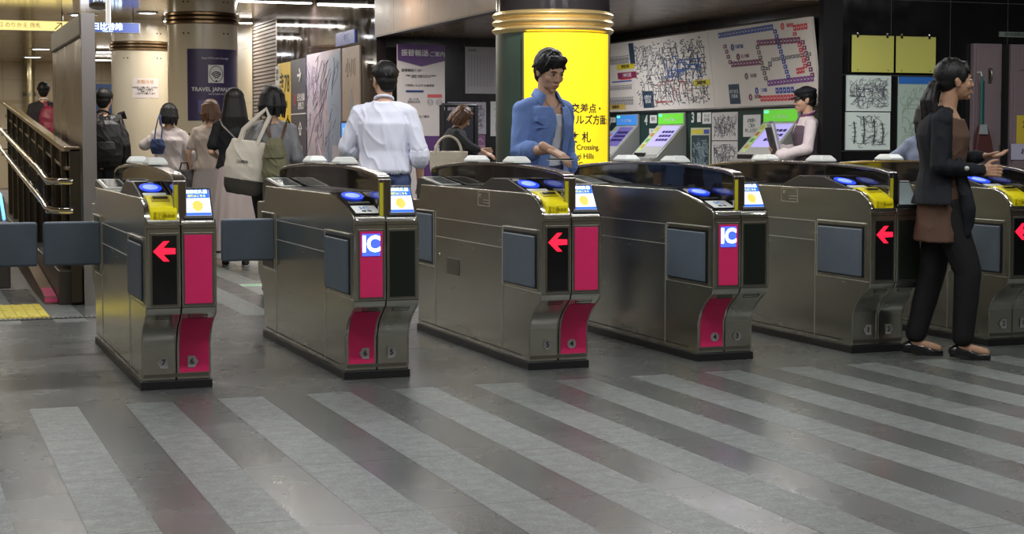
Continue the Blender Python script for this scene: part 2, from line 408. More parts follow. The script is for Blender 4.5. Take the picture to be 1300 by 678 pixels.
strip_lamp(9.4,10.6,1.4,P_RIGHT*1.2, 'added unseen fill lamp brightening the black tiled wall', col=(.97,1,.97))  # extra unseen lamp put in to lift the black wall and its sheets
def downlight(x,y,z,label,power=10,rr=.11):
    r = empty('downlight',(x,y,z),0,label,'downlight','round ceiling downlights')
    bm=bmesh.new(); lathe(bm,[(rr*1.2,0),(rr*1.2,-.012),(rr,-.02),(rr*.9,-.012),(rr*.9,0)],n=32); obj('rim',bm,CASE,r)
    bm=bmesh.new(); lathe(bm,[(rr*.86,-.004),(rr*.86,-.016),(.01,-.02)],n=32); obj('lens',bm,LAMP_IN,r)
    l = bpy.data.lights.new('spot','AREA'); l.shape='DISK'; l.size=rr*1.6; l.energy=power; l.color=(.95,.96,1)
    o=bpy.data.objects.new('lens_light',l); COL.objects.link(o); o.parent=r; o.location=(0,0,-.03)
for (x,y,l) in ((2.67,26.2,'largest downlight, above the hanging signs on the left'),(2.71,29.4,'second downlight from the front, partly behind the steel panel top'),(2.81,36.06,'third downlight, below the hanging signs'),(2.89,39.6,'smallest downlight, nearest the end wall')):
    downlight(x,y,CEIL,'round white '+l,14,.2)
downlight(6.7,16.6,2.43,'round white downlight in the brown soffit left of the yellow-sign column',30,.13)
t=empty('spotlight',(4.15,10.3,CEIL),0,'ceiling spotlight aimed at the gold rings of the sign column','spotlight')
obj('housing',T([(0,0,-.02),(.05,.13,-.20)],.05,14),CASE,t); obj('mount',B((-.04,-.04,-.03),(.04,.04,0)),CASE,t)
l=bpy.data.lights.new('spot_beam','SPOT'); l.energy=130; l.spot_size=math.radians(70); l.spot_blend=.8; l.color=(1,.93,.75); l.shadow_soft_size=.06
o=bpy.data.objects.new('spot_beam',l); COL.objects.link(o); o.parent=t; o.location=(.06,.16,-.24); o.rotation_euler=Vector((.42,1.0,-.95)).to_track_quat('-Z','Y').to_euler()
downlight(3.55,25.4,CEIL,'round white downlight seen between the two cream columns',10,.14)

# ================================================================ COLUMNS
CREAM = mat('cream enamel', (.62,.54,.40), .22, noise_amt=.06, noise_scale=2, spec=.6)
BRONZE = mat('bronze ring', (.20,.13,.07), .28, .8)
def cream_column(x, y, R, zring, label):
    r = empty('column',(x,y,0),0,label,'column')
    n=64
    bm=bmesh.new(); lathe(bm,[(R,0),(R,zring)],n=n); obj('shaft',bm,CREAM,r)
    bm=bmesh.new(); lathe(bm,[(R,zring+.16),(R,CEIL)],n=n); obj('upper_shaft',bm,CREAM,r)
    bm=bmesh.new(); pr=[(R*.98,0)]
    for i in range(3):
        z=i*.053; pr += [(R+.004,z),(R+.03,z+.012),(R+.03,z+.04),(R+.004,z+.053)]
    pr.append((R*.98,.16)); lathe(bm,[(a,zring+b) for a,b in pr],n=n); obj('ring_band',bm,BRONZE,r,smooth=30)
    bm=bmesh.new()
    for zz in (zring-.12,zring+.28,1.25,1.12):
        for a in (-2.3,-2.15,-1.1,-.95):
            c=Vector((math.cos(a)*R,math.sin(a)*R,zz)); ell(bm,c,(.012,.012,.012),n=8,m=6)
    obj('rivet',bm,mat('rivet',(.12,.09,.06),.4,.8),r)['kind']='stuff'
    return r
RC=.45
cream_column(3.71,21.5,RC,2.66,'thick cream enamel column with bronze rings carrying the purple poster')
cream_column(3.72,27.5,RC+.02,2.63,'farther cream column with a small white notice, left of the poster column')
def wrap(cx,cy,R,a0,z0,off=.002):
    """text plane onto a column: a0 is the angle (from -Y, towards +X) of the text centre"""
    def f(a,b,c):
        t=a0+a/R; rr=R+off+c
        return (cx+rr*math.sin(t), cy-rr*math.cos(t), z0+b)
    return f
def curved_sheet(cx,cy,R,a0,a1,z0,z1,th,n=24):
    bm=bmesh.new(); V=[]
    for rr in (R,R+th):
        V.append([[bm.verts.new((cx+rr*math.sin(a0+(a1-a0)*i/n),cy-rr*math.cos(a0+(a1-a0)*i/n),z)) for i in range(n+1)] for z in (z0,z1)])
    for i in range(n):
        a,b=V[0],V[1]
        bm.faces.new([b[0][i],b[0][i+1],b[1][i+1],b[1][i]]); bm.faces.new([a[0][i],a[1][i],a[1][i+1],a[0][i+1]])
        bm.faces.new([a[1][i],b[1][i],b[1][i+1],a[1][i+1]]); bm.faces.new([a[0][i],a[0][i+1],b[0][i+1],b[0][i]])
    bm.faces.new([V[0][0][0],V[1][0][0],V[1][1][0],V[0][1][0]]); bm.faces.new([V[0][0][n],V[0][1][n],V[1][1][n],V[1][0][n]])
    return bm
# purple wifi poster on column A  (camera-facing angle on that column is about -atan(x/y))
vA=-math.atan2(3.71,21.5)
t=empty('wifi_poster',(3.71,21.5,0),0,'purple poster with wireless symbol wrapped on the thick cream column','poster')
PURP=mat('purple print',(.045,.032,.095),.35)
def aA(px): return vA+math.asin(max(-1,min(1,(px-259)/43.)))
obj('sheet',curved_sheet(0,0,RC+.001,aA(240.5),aA(300),1.42,2.34,.003),PURP,t)
LW=mat('poster white',(.75,.73,.72),.5)
aw=aA(275)
f=wrap(0,0,RC+.004,aw,2.02)
bm=curved_sheet(0,0,RC+.004,aw-.105/RC,aw+.105/RC,1.905,2.135,.002,12)
obj('badge',bm,LW,t)
f2=wrap(0,0,RC+.0065,aw,1.99)
bm=bmesh.new()
for q in (.035,.06,.085,.108):
    tube(bm,[f2(q*.8*math.sin(a),q*math.cos(a)-.05,0) for a in [(-1+i/6)*.85 for i in range(13)]],.007,6)
tube(bm,[f2(.09*math.cos(k*math.pi/12),.03+.1*math.sin(k*math.pi/12),0) for k in range(24)]+[f2(.09,.03,0)],.004,6)
ell(bm,f2(0,-.06,0),(.012,.012,.012),n=8,m=6)
obj('wireless_symbol',bm,INK,t)
lettering('TRAVEL JAPAN Wi-Fi',.072,wrap(0,0,RC+.004,aw+.02,1.82),LW,t,bold=.0012)
lettering('Enjoy Wi-Fi with One App!',.034,wrap(0,0,RC+.004,aw,2.22),LW,t,name='heading')
lettering('FREE INTERNET APP',.024,wrap(0,0,RC+.004,aw,1.76),LW,t,name='small_lettering')
for k,px in enumerate((258,272)):
    bm=curved_sheet(0,0,RC+.004,aA(px)-.12,aA(px)+.12,1.52,1.68,.002,8); fn=wrap(0,0,RC+.007,aA(px),1.6)
    obj('picture_box',bm,mat('violet box',(.10,.075,.27),.4),t)
    bm=bmesh.new(); prism(bm,[(-.012,-.03),(.03,-.03),(.03,.03),(-.012,.03)],0,.003,'z')
    for v in bm.verts: v.co=Vector(fn(v.co.x,v.co.y,v.co.z))
    obj('screen_icon',bm,LW,t)
# notice on column B
vB=-math.atan2(3.72,27.5)
t=empty('column_notice',(3.72,27.5,0),0,'small white notice with tan header on the farther cream column','notice')
def aB(px): return vB+math.asin((px-180)/35.)
obj('sheet',curved_sheet(0,0,RC+.021,aB(170),aB(201),1.86,2.18,.003),mat('notice paper',(.66,.58,.55),.5),t)
lettering('お知らせ',.07,wrap(0,0,RC+.024,aB(185.5),2.12),mat('tan ink',(.5,.25,.08),.5),t,name='heading',bold=.001)
lettering('お客様にお願い申し上げます\n駅構内での撮影は\nご遠慮ください\nご協力をお願いします',.033,wrap(0,0,RC+.024,aB(185.5),1.98),INK,t)

# dark column with the lit yellow sign
CX,CY,R1=4.67,11.62,.435
t=empty('sign_column',(CX,CY,0),0,'massive dark green-black column with gold rings in the middle of the hall','column')
DKCOL=mat('dark column enamel',(.030,.052,.042),.32,noise_amt=.3,noise_scale=3,spec=.6)
bm=bmesh.new(); lathe(bm,[(R1,0),(R1,1.96)],n=72); obj('shaft',bm,DKCOL,t)
UPC=mat('dark polished cap',(.06,.055,.065),.1,.7)
bm=bmesh.new(); lathe(bm,[(R1,2.12),(R1,CEIL)],n=72); obj('upper_shaft',bm,UPC,t)
GOLD=mat('gold rings',(.82,.62,.30),.33,.85)
bm=bmesh.new(); pr=[(R1*.97,1.955)]
for i in range(3):
    z=1.96+i*.056; pr+=[(R1+.002,z),(R1+.026,z+.02),(R1+.03,z+.03),(R1+.026,z+.038),(R1+.002,z+.055)]
pr.append((R1*.97,2.13)); lathe(bm,pr,n=72); obj('gold_ring_band',bm,GOLD,t,smooth=30)
bm=bmesh.new()
for a in (-.75,-.45,.35,.42):
    a2=-math.atan2(CX,CY)+a; ell(bm,((R1)*math.sin(a2),-(R1)*math.cos(a2),2.25),(.02,.02,.022),n=10,m=8)
obj('stud',bm,mat('pearl stud',(.7,.6,.45),.2,.6),t)
vc=-math.atan2(CX,CY)
def aC(px): return vc+math.asin(max(-1,min(1,(px-701)/73.5)))
s=empty('yellow_exit_sign',(CX,CY,0),0,'lit yellow station exit sign curved around the dark column','sign')
m=bpy.data.materials.new('lit yellow sign'); m.use_nodes=True; p=m.node_tree.nodes['Principled BSDF']
p.inputs['Base Color'].default_value=(.85,.62,.02,1); p.inputs['Roughness'].default_value=.18
p.inputs['Emission Color'].default_value=(1,.72,.02,1); p.inputs['Emission Strength'].default_value=.62
SIGNY=m
obj('sign_face',curved_sheet(0,0,R1+.004,aC(667),aC(767.5),.85,1.955,.02,40),SIGNY,s)
bm=curved_sheet(0,0,R1+.003,aC(665.5),aC(667.2),.85,1.955,.03,2); tmp=curved_sheet(0,0,R1+.003,aC(767.2),aC(768.6),.85,1.955,.03,2)
me_=bpy.data.meshes.new('x'); tmp.to_mesh(me_); tmp.free(); bm.from_mesh(me_); bpy.data.meshes.remove(me_)
obj('sign_edge',bm,STEEL_D,s,smooth=0)
RS=R1+.024
for txt,z in (('六本木交差点・',1.392),('六本木ヒルズ方面',1.308)):
    lettering(txt,.076,wrap(0,0,RS,vc+.37,z,.001),INK,s,bold=.0012)
lettering('改 札',.084,wrap(0,0,RS,vc+.46,1.178,.001),INK,s,bold=.0012)
for txt,z in (('Roppongi Crossing,',1.108),('Roppongi Hills',1.042),('Ticket Gate',.978)):
    lettering(txt,.056,wrap(0,0,RS,vc+.37,z,.001),INK,s,bold=.0008,name='english_lettering')
lettering('出口',.05,wrap(0,0,RS,aC(762),1.3,.001),INK,s,name='side_lettering')
# ================================================================ TICKET GATES
GW, GL = .32, 1.88          # width, base length; each end overhangs by .17
ARROW_RED = mat('red lit arrow', (.9,.02,.05), .4, emit=(1,.008,.035), es=1.5)
IC_BLUE = mat('blue lit panel', (.02,.05,.5), .4, emit=(.05,.10,.85), es=1.6)
IC_WHITE = mat('white lit letters', (.8,.9,1), .4, emit=(.75,.95,1), es=2.4)
READER = mat('blue reader glow', (.02,.05,.6), .25, emit=(.02,.07,.9), es=.9)
SCREEN_W = mat('lit display white', (.8,.85,.9), .25, emit=(.8,.88,.95), es=.75)
SCREEN_B = mat('lit display blue', (.03,.12,.6), .25, emit=(.02,.14,.75), es=.8)
SCREEN_OFF = mat('idle display', (.25,.30,.30), .2, emit=(.3,.36,.36), es=.18)
HOOD = mat('smoked acrylic', (.010,.009,.009), .04, spec=.9, alpha=.86)
YSTRIP = mat('yellow strip', (.55,.50,.02), .35)
DECK = mat('dark deck', (.035,.035,.035), .3, noise_amt=.2)
DKHOUS = mat('graphite housing', (.075,.072,.065), .34, .4)
PAPERB = mat('badge grey', (.34,.33,.32), .5)
SEAM = mat('bright seam', (.75,.72,.64), .35, .7)
SEAMD = mat('dark seam', (.01,.01,.01), .6)
CARTY = mat('display yellow', (.85,.7,.12), .4, emit=(.8,.6,.08), es=.5)
GOLDTXT = mat('display yellow letters', (.8,.9,.2), .4, emit=(.75,.85,.25), es=.8)
LOW = [(0,.04),(0,.20),(-.012,.235),(-.034,.272),(-.070,.308),(-.120,.342),(-.160,.366),(-.172,.40),(-.172,.775)]
def mirror(pts): return [(GL-y, z) for y,z in pts]
TOPA = [(-.166,.805),(-.148,.835),(-.115,.860),(-.07,.880),(-.02,.890),(.06,.893),(.15,.893)]
TOPB = [(-.165,.795),(-.14,.806),(-.02,.838),(.14,.872),(.24,.890),(.30,.893)]
TOPD = [(-.165,.792),(-.15,.797),(.02,.80),(.07,.893),(.20,.893)]        # display end: well in which the screen stands
def half_body(x0, x1, front, back):
    prof = LOW + front + mirror(back)[::-1] + mirror(LOW)[::-1]
    return prism(bmesh.new(), prof, x0, x1)
def ellipse(bm, c, a, b, tilt, n=32, th=.002):
    ct, st = math.cos(tilt), math.sin(tilt)
    vs_=[]
    for h in (0,th):
        vs_.append([bm.verts.new((c[0]+a*math.cos(2*math.pi*k/n), c[1]+b*math.sin(2*math.pi*k/n)*ct - h*st, c[2]+b*math.sin(2*math.pi*k/n)*st+h*ct)) for k in range(n)])
    bm.faces.new(vs_[0][::-1]); bm.faces.new(vs_[1])
    for k in range(n): bm.faces.new([vs_[0][k],vs_[0][(k+1)%n],vs_[1][(k+1)%n],vs_[1][k]])
    return bm
def rot180(o):
    """turn a part about the middle of the gate"""
    o.matrix_local = Matrix.Translation((GW,GL,0)) @ Matrix.Rotation(math.pi,4,'Z'); return o
def badge(root, num, xc, left, round_):
    f = lambda a,b,c: (xc+a, -.0065-c, .125+b)
    bm = bmesh.new()
    if round_: pts=[(.024*math.cos(k*math.pi/10),.024*math.sin(k*math.pi/10)) for k in range(20)]
    else:
        s_=-1 if left else 1; pts=[(-.020*s_,-.027),(.012*s_,-.027),(.030*s_,0),(.012*s_,.027),(-.020*s_,.027)]
    prism(bm, pts, -.0045, -.0065, 'y')
    for v in bm.verts: v.co += Vector((xc,0,.125))
    b=obj('number_badge', bm, PAPERB, root)
    lettering(num, .038, f, INK, b, name='number', bold=.001)
def curved_film(x0,x1,z0=.075,z1=.335,off=.004):
    pts=[(y-off,z) for y,z in [(0,.05),(0,.20),(-.012,.235),(-.034,.272),(-.070,.308),(-.113,.338)] ]
    pts[0]=(-off,z0)
    bm=bmesh.new(); prism(bm, pts+[(y+off-.0005,z) for y,z in pts[::-1]], x0, x1); return bm
def side_detail(root, emblem, hatch, deployed, rear=False):
    """left long face; the right one is the same turned by 180 degrees"""
    parts=[]
    bm=bmesh.new()
    for z in (.705,.596): box(bm,(-.0025,.385,z-.0018),(.001,1.535,z+.0018))
    box(bm,(-.0025,1.53,.705),(.001,1.534,.74))
    parts.append(obj('seam_line',bm,SEAM,root,smooth=0))
    bm=bmesh.new()
    for y in (.385,1.535): box(bm,(-.0025,y-.0018,.06),(.001,y+.0018,.70))
    box(bm,(-.0025,1.535,.41),(.001,1.88,.414)); box(bm,(-.0025,-.16,.40),(.001,.385,.404))
    parts.append(obj('panel_joint',bm,SEAM,root,smooth=0))
    # front pocket with the pad drawn in
    bm=bmesh.new(); box(bm,(-.004,-.132,.41),(.0015,.362,.705))
    parts.append(obj('pocket_frame',bm,STEEL,root,smooth=0))
    parts.append(obj('pocket_recess',B((-.0055,-.12,.42),(-.001,.35,.695)),BLACKP,root,smooth=0))
    parts.append(obj('flap_pad',B((-.017,-.105,.425),(-.003,.34,.682)),PAD,root,bevel=.01))
    bm=bmesh.new(); tube(bm,[(-.008,.352,.40),(-.008,.352,.712),(-.008,-.128,.712)],.0035,6)
    parts.append(obj('pocket_rim',bm,SEAM,root))
    parts.append(obj('pocket_recess',B((-.0055,1.55,.425),(-.001,1.88,.735)),BLACKP,root,smooth=0))
    bm=bmesh.new(); tube(bm,[(-.007,1.543,.42),(-.007,1.543,.74),(-.007,1.88,.74)],.0035,6)
    parts.append(obj('pocket_rim',bm,SEAM,root))
    if not deployed: parts.append(obj('flap_pad',B((-.017,1.565,.44),(-.003,1.87,.722)),PAD,root,bevel=.01))
    else:
        p=obj('flap_pad',B((-.31,1.535,.475),(-.004,1.575,.715)),PAD,root,bevel=.014)
        parts.append(p)
        parts.append(obj('flap_hinge',T([(-.012,1.555,.45),(-.012,1.555,.735)],.012,10),STEEL_D,root))
    if emblem:
        bm=bmesh.new()
        for a,b in (((.585,.803),(.588,.882)),((.767,.803),(.770,.882)),((.585,.803),(.770,.806)),((.585,.879),(.770,.882)),((.60,.82),(.68,.823)),((.60,.835),(.68,.838)),((.735,.85),(.745,.87)),((.715,.865),(.74,.868))):
            box(bm,(-.002,a[0],a[1]),(.001,b[0],b[1]))
        parts.append(obj('engraved_symbol',bm,SEAM,root,smooth=0))
    if hatch:
        parts.append(obj('service_hatch',B((-.003,1.09,.392),(.001,1.31,.486)),STEEL_D,root,bevel=.002))
        parts.append(obj('lock',T([(-.006,1.46,.488),(.001,1.46,.488)],.011,12),CHROME,root))
    parts.append(obj('base_groove',B((-.002,.10,.063),(.001,1.80,.068)),SEAMD,root,smooth=0))
    if rear:
        for p in parts: rot180(p)
def reader_unit(root, kind):
    """reader side of one end (left half of the front)"""
    out=[]
    if kind=='A':
        bm=bmesh.new(); prism(bm,[(.05,.89),(.044,.893),(.34,.957),(.595,.957),(.812,.893),(.812,.89)],.012,.146)
        out.append(obj('reader_housing',bm,DKHOUS,root,smooth=0,bevel=.004))
        ang=math.atan2(.064,.296)
        f=lambda y:.893+(y-.044)*.064/.296
        bm=bmesh.new(); prism(bm,[(.055,f(.055)),(.335,f(.335)),(.335,f(.335)+.002),(.055,f(.055)+.002)],.02,.141); out.append(obj('reader_plate',bm,BLACKG,root,smooth=0))
        out.append(obj('card_reader',ellipse(bmesh.new(),(.081,.215,f(.215)+.003),.052,.082,ang),READER,root))
        out.append(obj('reader_symbol',ellipse(bmesh.new(),(.081,.215,f(.215)+.0052),.036,.048,ang,th=.001),IC_WHITE if False else mat('reader pale',(.3,.4,.9),.4,emit=(.16,.26,.95),es=.95),root))
        bm=bmesh.new(); prism(bm,[(.066,f(.066)+.002),(.110,f(.110)+.002),(.110,f(.110)+.004),(.066,f(.066)+.004)],.028,.135); out.append(obj('instruction_label',bm,LABEL_W,root,smooth=0))
        bm=bmesh.new(); prof=[(.045,.80),(.045,.900),(-.005,.903),(-.055,.888),(-.105,.870),(-.148,.855),(-.166,.838),(-.169,.792),(-.10,.79)]
        prism(bm,prof,.024,.147); h=obj('ticket_slot_hood',bm,YELLOW,root,smooth=30,bevel=.006); out.append(h)
        bm=bmesh.new(); prism(bm,[(-.035,.890),(-.085,.872),(-.087,.880),(-.037,.899)],.045,.126); s_=obj('slot_recess',bm,YELLOW_D,h,smooth=0)
        bm=bmesh.new(); prism(bm,[(-.045,.896),(-.062,.890),(-.063,.895),(-.046,.901)],.052,.119); obj('slot_mouth',bm,BLACKP,h,smooth=0)
        lettering('きっぷ\n投入口',.018,lambda a,b,c:(.065+a,-.1700-c,.815+b),YELLOW_D,h,name='slot_lettering')
        lettering('乗車券',.018,lambda a,b,c:(.110+a,-.1700-c,.815+b),YELLOW_D,h,name='slot_lettering')
    else:
        f=lambda y:.806+(y+.14)*.032/.12 if y<-.02 else .838+(y+.02)*.034/.16
        ang=math.atan2(.034,.16)
        bm=bmesh.new(); prism(bm,[(-.150,f(-.15)+.001),(-.02,.840),(.14,.874),(.25,.893),(.34,.8945),(.34,.899),(.25,.899),(.14,.880),(-.02,.846),(-.150,f(-.15)+.006)],.012,.147)
        out.append(obj('reader_plate',bm,BLACKG,root,smooth=0))
        out.append(obj('card_reader',ellipse(bmesh.new(),(.081,.15,.885),.052,.078,ang*.95),READER,root))
        out.append(obj('reader_symbol',ellipse(bmesh.new(),(.081,.15,.8872),.036,.046,ang*.95,th=.001),mat('reader pale',(.3,.4,.9),.4,emit=(.16,.26,.95),es=.95),root))
        bm=bmesh.new(); prism(bm,[(.015,f(.015)+.006),(.05,f(.05)+.006),(.05,f(.05)+.008),(.015,f(.015)+.008)],.028,.135); out.append(obj('instruction_label',bm,LABEL_W,root,smooth=0))
        bm=bmesh.new(); prism(bm,[(-.142,f(-.142)+.0055),(-.03,f(-.03)+.0055),(-.03,f(-.03)+.008),(-.142,f(-.142)+.008)],.022,.140); st=obj('ic_sticker',bm,LABEL_W,root,smooth=0); out.append(st)
        g=lambda a,b,c:(.081+a,-.072+b,f(-.072+b)+.0086+c)
        lettering('IC',.052,g,mat('sticker blue',(.05,.22,.55),.5),st,bold=.001)
        lettering('専用',.026,lambda a,b,c:(.081+a,-.118+b,f(-.118+b)+.0086+c),INK,st,name='small_lettering')
    return out
def display_unit(root, kind):
    """screen side of one end (right half of the front)"""
    out=[]
    prof=[(-.158,.790),(-.158,.803),(-.070,.935),(-.052,.940),(-.035,.935),(.05,.80)]
    bm=bmesh.new(); prism(bm,prof,.178,.313); out.append(obj('display_case',bm,BLACKP,root,smooth=0,bevel=.004))
    d=Vector((-.070+.158,.935-.803)).normalized()
    def P(t,off): return (-.158+d.x*t-d.y*off, .803+d.y*t+d.x*off)
    def slab(t0,t1,x0,x1,o0,o1): return prism(bmesh.new(),[P(t0,o0),P(t1,o0),P(t1,o1),P(t0,o1)],x0,x1)
    if kind=='idle':
        out.append(obj('screen',slab(.012,.15,.186,.305,0,.002),SCREEN_OFF,root,smooth=0)); return out
    sc=obj('screen',slab(.012,.15,.186,.305,0,.002),SCREEN_W,root,smooth=0); out.append(sc)
    obj('screen_header',slab(.105,.15,.187,.304,.0025,.0035),SCREEN_B,sc,smooth=0)
    obj('screen_footer',slab(.012,.026,.187,.304,.0025,.0035),SCREEN_B,sc,smooth=0)
    def g(t0): return lambda a,b,c:(.2455+a,)+P(t0+b,.004+c)
    lettering('自動改札機',.020,g(.137),IC_WHITE,sc,name='header_lettering',bold=.0006)
    lettering('通路はこちら',.014,g(.115),GOLDTXT,sc,name='header_lettering',bold=.0004)
    bm=bmesh.new()
    h=g(.062)
    pts=[(.024*math.cos(k*math.pi/8)*(1.06 if k%2 else .95),.026*math.sin(k*math.pi/8)*(1.15 if k%2 else 1.05)) for k in range(16)]
    V=[[bm.verts.new(h(a,b,c)) for a,b in pts] for c in (0,.001)]
    bm.faces.new(V[0][::-1]); bm.faces.new(V[1])
    for k in range(16): bm.faces.new([V[0][k],V[0][(k+1)%16],V[1][(k+1)%16],V[1][k]])
    obj('yellow_picture',bm,CARTY,sc,smooth=0)
    return out
def make_gate(X, left, right, nums, label, emblem=False, hatch=False, dl=False, dr=False, idle=False, rounds=(False,False), lit=True, backkind='A'):
    r = empty('ticket_gate', (X,7.635,0), 0, label, 'ticket gate', 'row of station ticket gates')
    k = 'B' if left=='ic' else 'A'
    obj('base_plinth', B((-.006,-.012,0),(GW+.006,GL+.012,.040)), mat('black rubber plinth',(.010,.010,.011),.45), r, bevel=.003)
    m = GW/2
    obj('body_half', half_body(0,m-.0025, TOPA if k=='A' else TOPB, TOPD), STEEL, r, smooth=30, bevel=.005)
    rb = obj('body_half', half_body(m+.0025,GW, TOPD, TOPA if backkind=='A' else TOPB), STEEL, r, smooth=30, bevel=.005)
    obj('centre_strip', B((m-.004,.004,.055),(m+.004,GL-.004,.84)), SEAMD, r, smooth=0)
    # bright lip and corner mouldings round both front ends
    bm=bmesh.new()
    tube(bm,[(.004,-.02,.893)]+[(.003,y-.002,z) for y,z in [(-.07,.882),(-.115,.862),(-.150,.836)]]+[(.004,-.170,.802),(.012,-.177,.779),(.03,-.178,.777),(GW-.03,-.178,.777),(GW-.008,-.172,.779),(GW-.003,-.155,.795)],.0045,8)
    if k=='B':
        bm.free(); bm=bmesh.new(); tube(bm,[(.004,.28,.894),(.003,.13,.872),(.003,-.02,.840),(.003,-.145,.808),(.012,-.177,.782),(.03,-.178,.777),(GW-.03,-.178,.777),(GW-.008,-.172,.779),(GW-.003,-.155,.795)],.0045,8)
    obj('lip_moulding',bm,CHROME,r)
    bm=bmesh.new()
    for x in (.003,GW-.003): tube(bm,[(x,-.174,.755),(x,-.174,.41),(x,-.162,.368),(x,-.121,.343),(x,-.071,.309),(x,-.035,.273),(x,-.013,.235),(x,-.001,.2),(x,-.001,.06)],.004,6)
    tube(bm,[(m-.006,-.174,.765),(m-.006,-.174,.40),(m-.006,-.121,.343),(m-.006,-.071,.309),(m-.006,-.035,.273),(m-.006,-.001,.2),(m-.006,-.001,.06)],.003,6)
    tube(bm,[(m+.006,-.174,.765),(m+.006,-.174,.40),(m+.006,-.121,.343),(m+.006,-.071,.309),(m+.006,-.035,.273),(m+.006,-.001,.2),(m+.006,-.001,.06)],.003,6)
    obj('corner_moulding',bm,STEEL,r)
    # face frames
    for z in (.757,.396): obj('face_joint',B((.004,-.176,z-.0015),(GW-.004,-.17,z+.0015)),SEAMD,r,smooth=0)
    obj('kick_plate',B((.01,-.004,.055),(GW-.01,.002,.072)),STEEL_D,r,smooth=0)
    faceL=(.030,m-.020); faceR=(m+.016,GW-.020)
    for side,kind,(x0,x1) in (('left',left,faceL),('right',right,faceR)):
        fr=obj('face_frame',B((x0-.008,-.1765,.403),(x1+.008,-.171,.737)),STEEL_D,r,bevel=.002)
        panel=B((x0,-.179,.413),(x1,-.175,.727))
        xc=(x0+x1)/2
        if kind in('arrow','black'):
            p=obj('face_panel',panel,BLACKG if kind=='arrow' else mat('dark face panel',(.010,.014,.010),.25),r,bevel=.001,label='black glass face panel')
            if kind=='arrow':
                bm=bmesh.new(); a=[(-.050,0),(-.004,.046),(.022,.046),(-.006,.015),(.048,.013),(.048,-.013),(-.006,-.015),(.022,-.046),(-.004,-.046)]
                prism(bm,[(xc+u*1.02,.655+v) for u,v in a],-.181,-.179,'y'); obj('arrow_light',bm,ARROW_RED,p,smooth=0,label='red lit arrow pointing left')
        else:
            p=obj('face_panel',panel,PINK,r,bevel=.001,label='bright pink face panel')
            if kind=='ic':
                q=obj('ic_light_box',B((x0+.010,-.182,.610),(x1-.012,-.179,.715)),IC_BLUE,p,smooth=0,label='blue lit box with white IC letters')
                lettering('IC',.105,lambda a,b,c,xc=xc:(xc-.002+a*.92,-.1822-c,.664+b),IC_WHITE,q,bold=.0035,extrude=.001)
    if left in('ic','pink'): obj('foot_film',curved_film(faceL[0]-.012,faceL[1]+.006),PINK,r,smooth=30,label='bright pink film on the curved foot')
    if right in('ic','pink'): obj('foot_film',curved_film(faceR[0]-.002,faceR[1]+.012),PINK,r,smooth=30,label='bright pink film on the curved foot')
    for (x0,x1) in (faceL,faceR):
        g=lambda x,t:(x,-.1225-.042*t,.338+.026*t)
        obj('grip_slot',T([g(x0+.022,.15),g(x1-.018,.15),g(x1-.018,.75),g(x0+.022,.75),g(x0+.022,.15)],.0018,6),SEAMD,r,smooth=0)
    badge(r,nums[0],.100,True,rounds[0]); badge(r,nums[1],.232,False,rounds[1])
    # decks between the side walls
    obj('deck',B((.012,.32,.885),(m-.006,1.40,.8965)),DECK,r,smooth=0)
    rot180(obj('deck',B((.012,.32,.885),(m-.006,1.40,.8965)),DECK,r,smooth=0))
    reader_unit(r,k)
    for o in reader_unit(r,backkind): rot180(o)
    display_unit(r,'idle' if idle else 'ad')
    # rear display slab of the left half
    bm=bmesh.new(); prism(bm,[(1.42,.893),(1.86,.935),(1.90,.93),(1.94,.88),(1.93,.80),(1.5,.80)],.008,.143); h=obj('display_case',bm,DKHOUS,r,smooth=0,bevel=.003)
    bm=bmesh.new(); prism(bm,[(1.45,.8965),(1.85,.9350),(1.85,.9385),(1.45,.900)],.018,.135); obj('frame',bm,mat('pale frame',(.62,.63,.58),.35,.3),h,smooth=0)
    bm=bmesh.new(); prism(bm,[(1.48,.9025),(1.82,.9352),(1.82,.9375),(1.48,.9048)],.028,.125); obj('rear_screen',bm,mat('grey screen glass',(.10,.11,.11),.08),h,smooth=0)
    # smoked hood along the middle
    top=[(-.095,.994),(-.04,1.004),(.15,1.017),(.40,1.028),(.65,1.034),(.94,1.037)]
    topm=top+[(GL-y,z) for y,z in top[-2::-1]]
    prof=[(y,z-.012) for y,z in topm]+[(GL+.12,.97),(GL+.10,.82),(-.10,.82),(-.12,.97)]
    bm=bmesh.new(); prism(bm,prof,m-.007,m+.007); obj('smoked_hood',bm,HOOD,r,smooth=0)
    rail=[(-.150,.775),(-.150,.952)]+[(-.148,.971),(-.138,.984),(-.120,.991)]+[(y,z) for y,z in top[1:]]
    rail=rail+[(GL-y,z) for y,z in rail[-2::-1]]
    bm=bmesh.new()
    w=.030
    inner=[]
    V=[]
    for i,(y,z) in enumerate(rail):
        a=Vector(rail[max(i-1,0)]); b=Vector(rail[min(i+1,len(rail)-1)]); t=(b-a).normalized(); nrm=Vector((t.y,-t.x))
        if True: V.append([bm.verts.new(p) for p in ((m-w,y,z),(m+w,y,z),(m+w,y+nrm.x*.016,z+nrm.y*.016),(m-w,y+nrm.x*.016,z+nrm.y*.016))])
    for i in range(len(V)-1):
        for q in range(4): bm.faces.new([V[i][q],V[i][(q+1)%4],V[i+1][(q+1)%4],V[i+1][q]])
    bm.faces.new(V[0]); bm.faces.new(V[-1][::-1])
    obj('hood_rim',bm,mat('dark polished rim',(.34,.31,.29),.2,1),r,smooth=35,bevel=.003)
    bm=bmesh.new(); box(bm,(m-w+.004,-.1525,.78),(m-w+.024,-.149,.955))
    obj('yellow_strip',bm,YSTRIP,r,smooth=0)
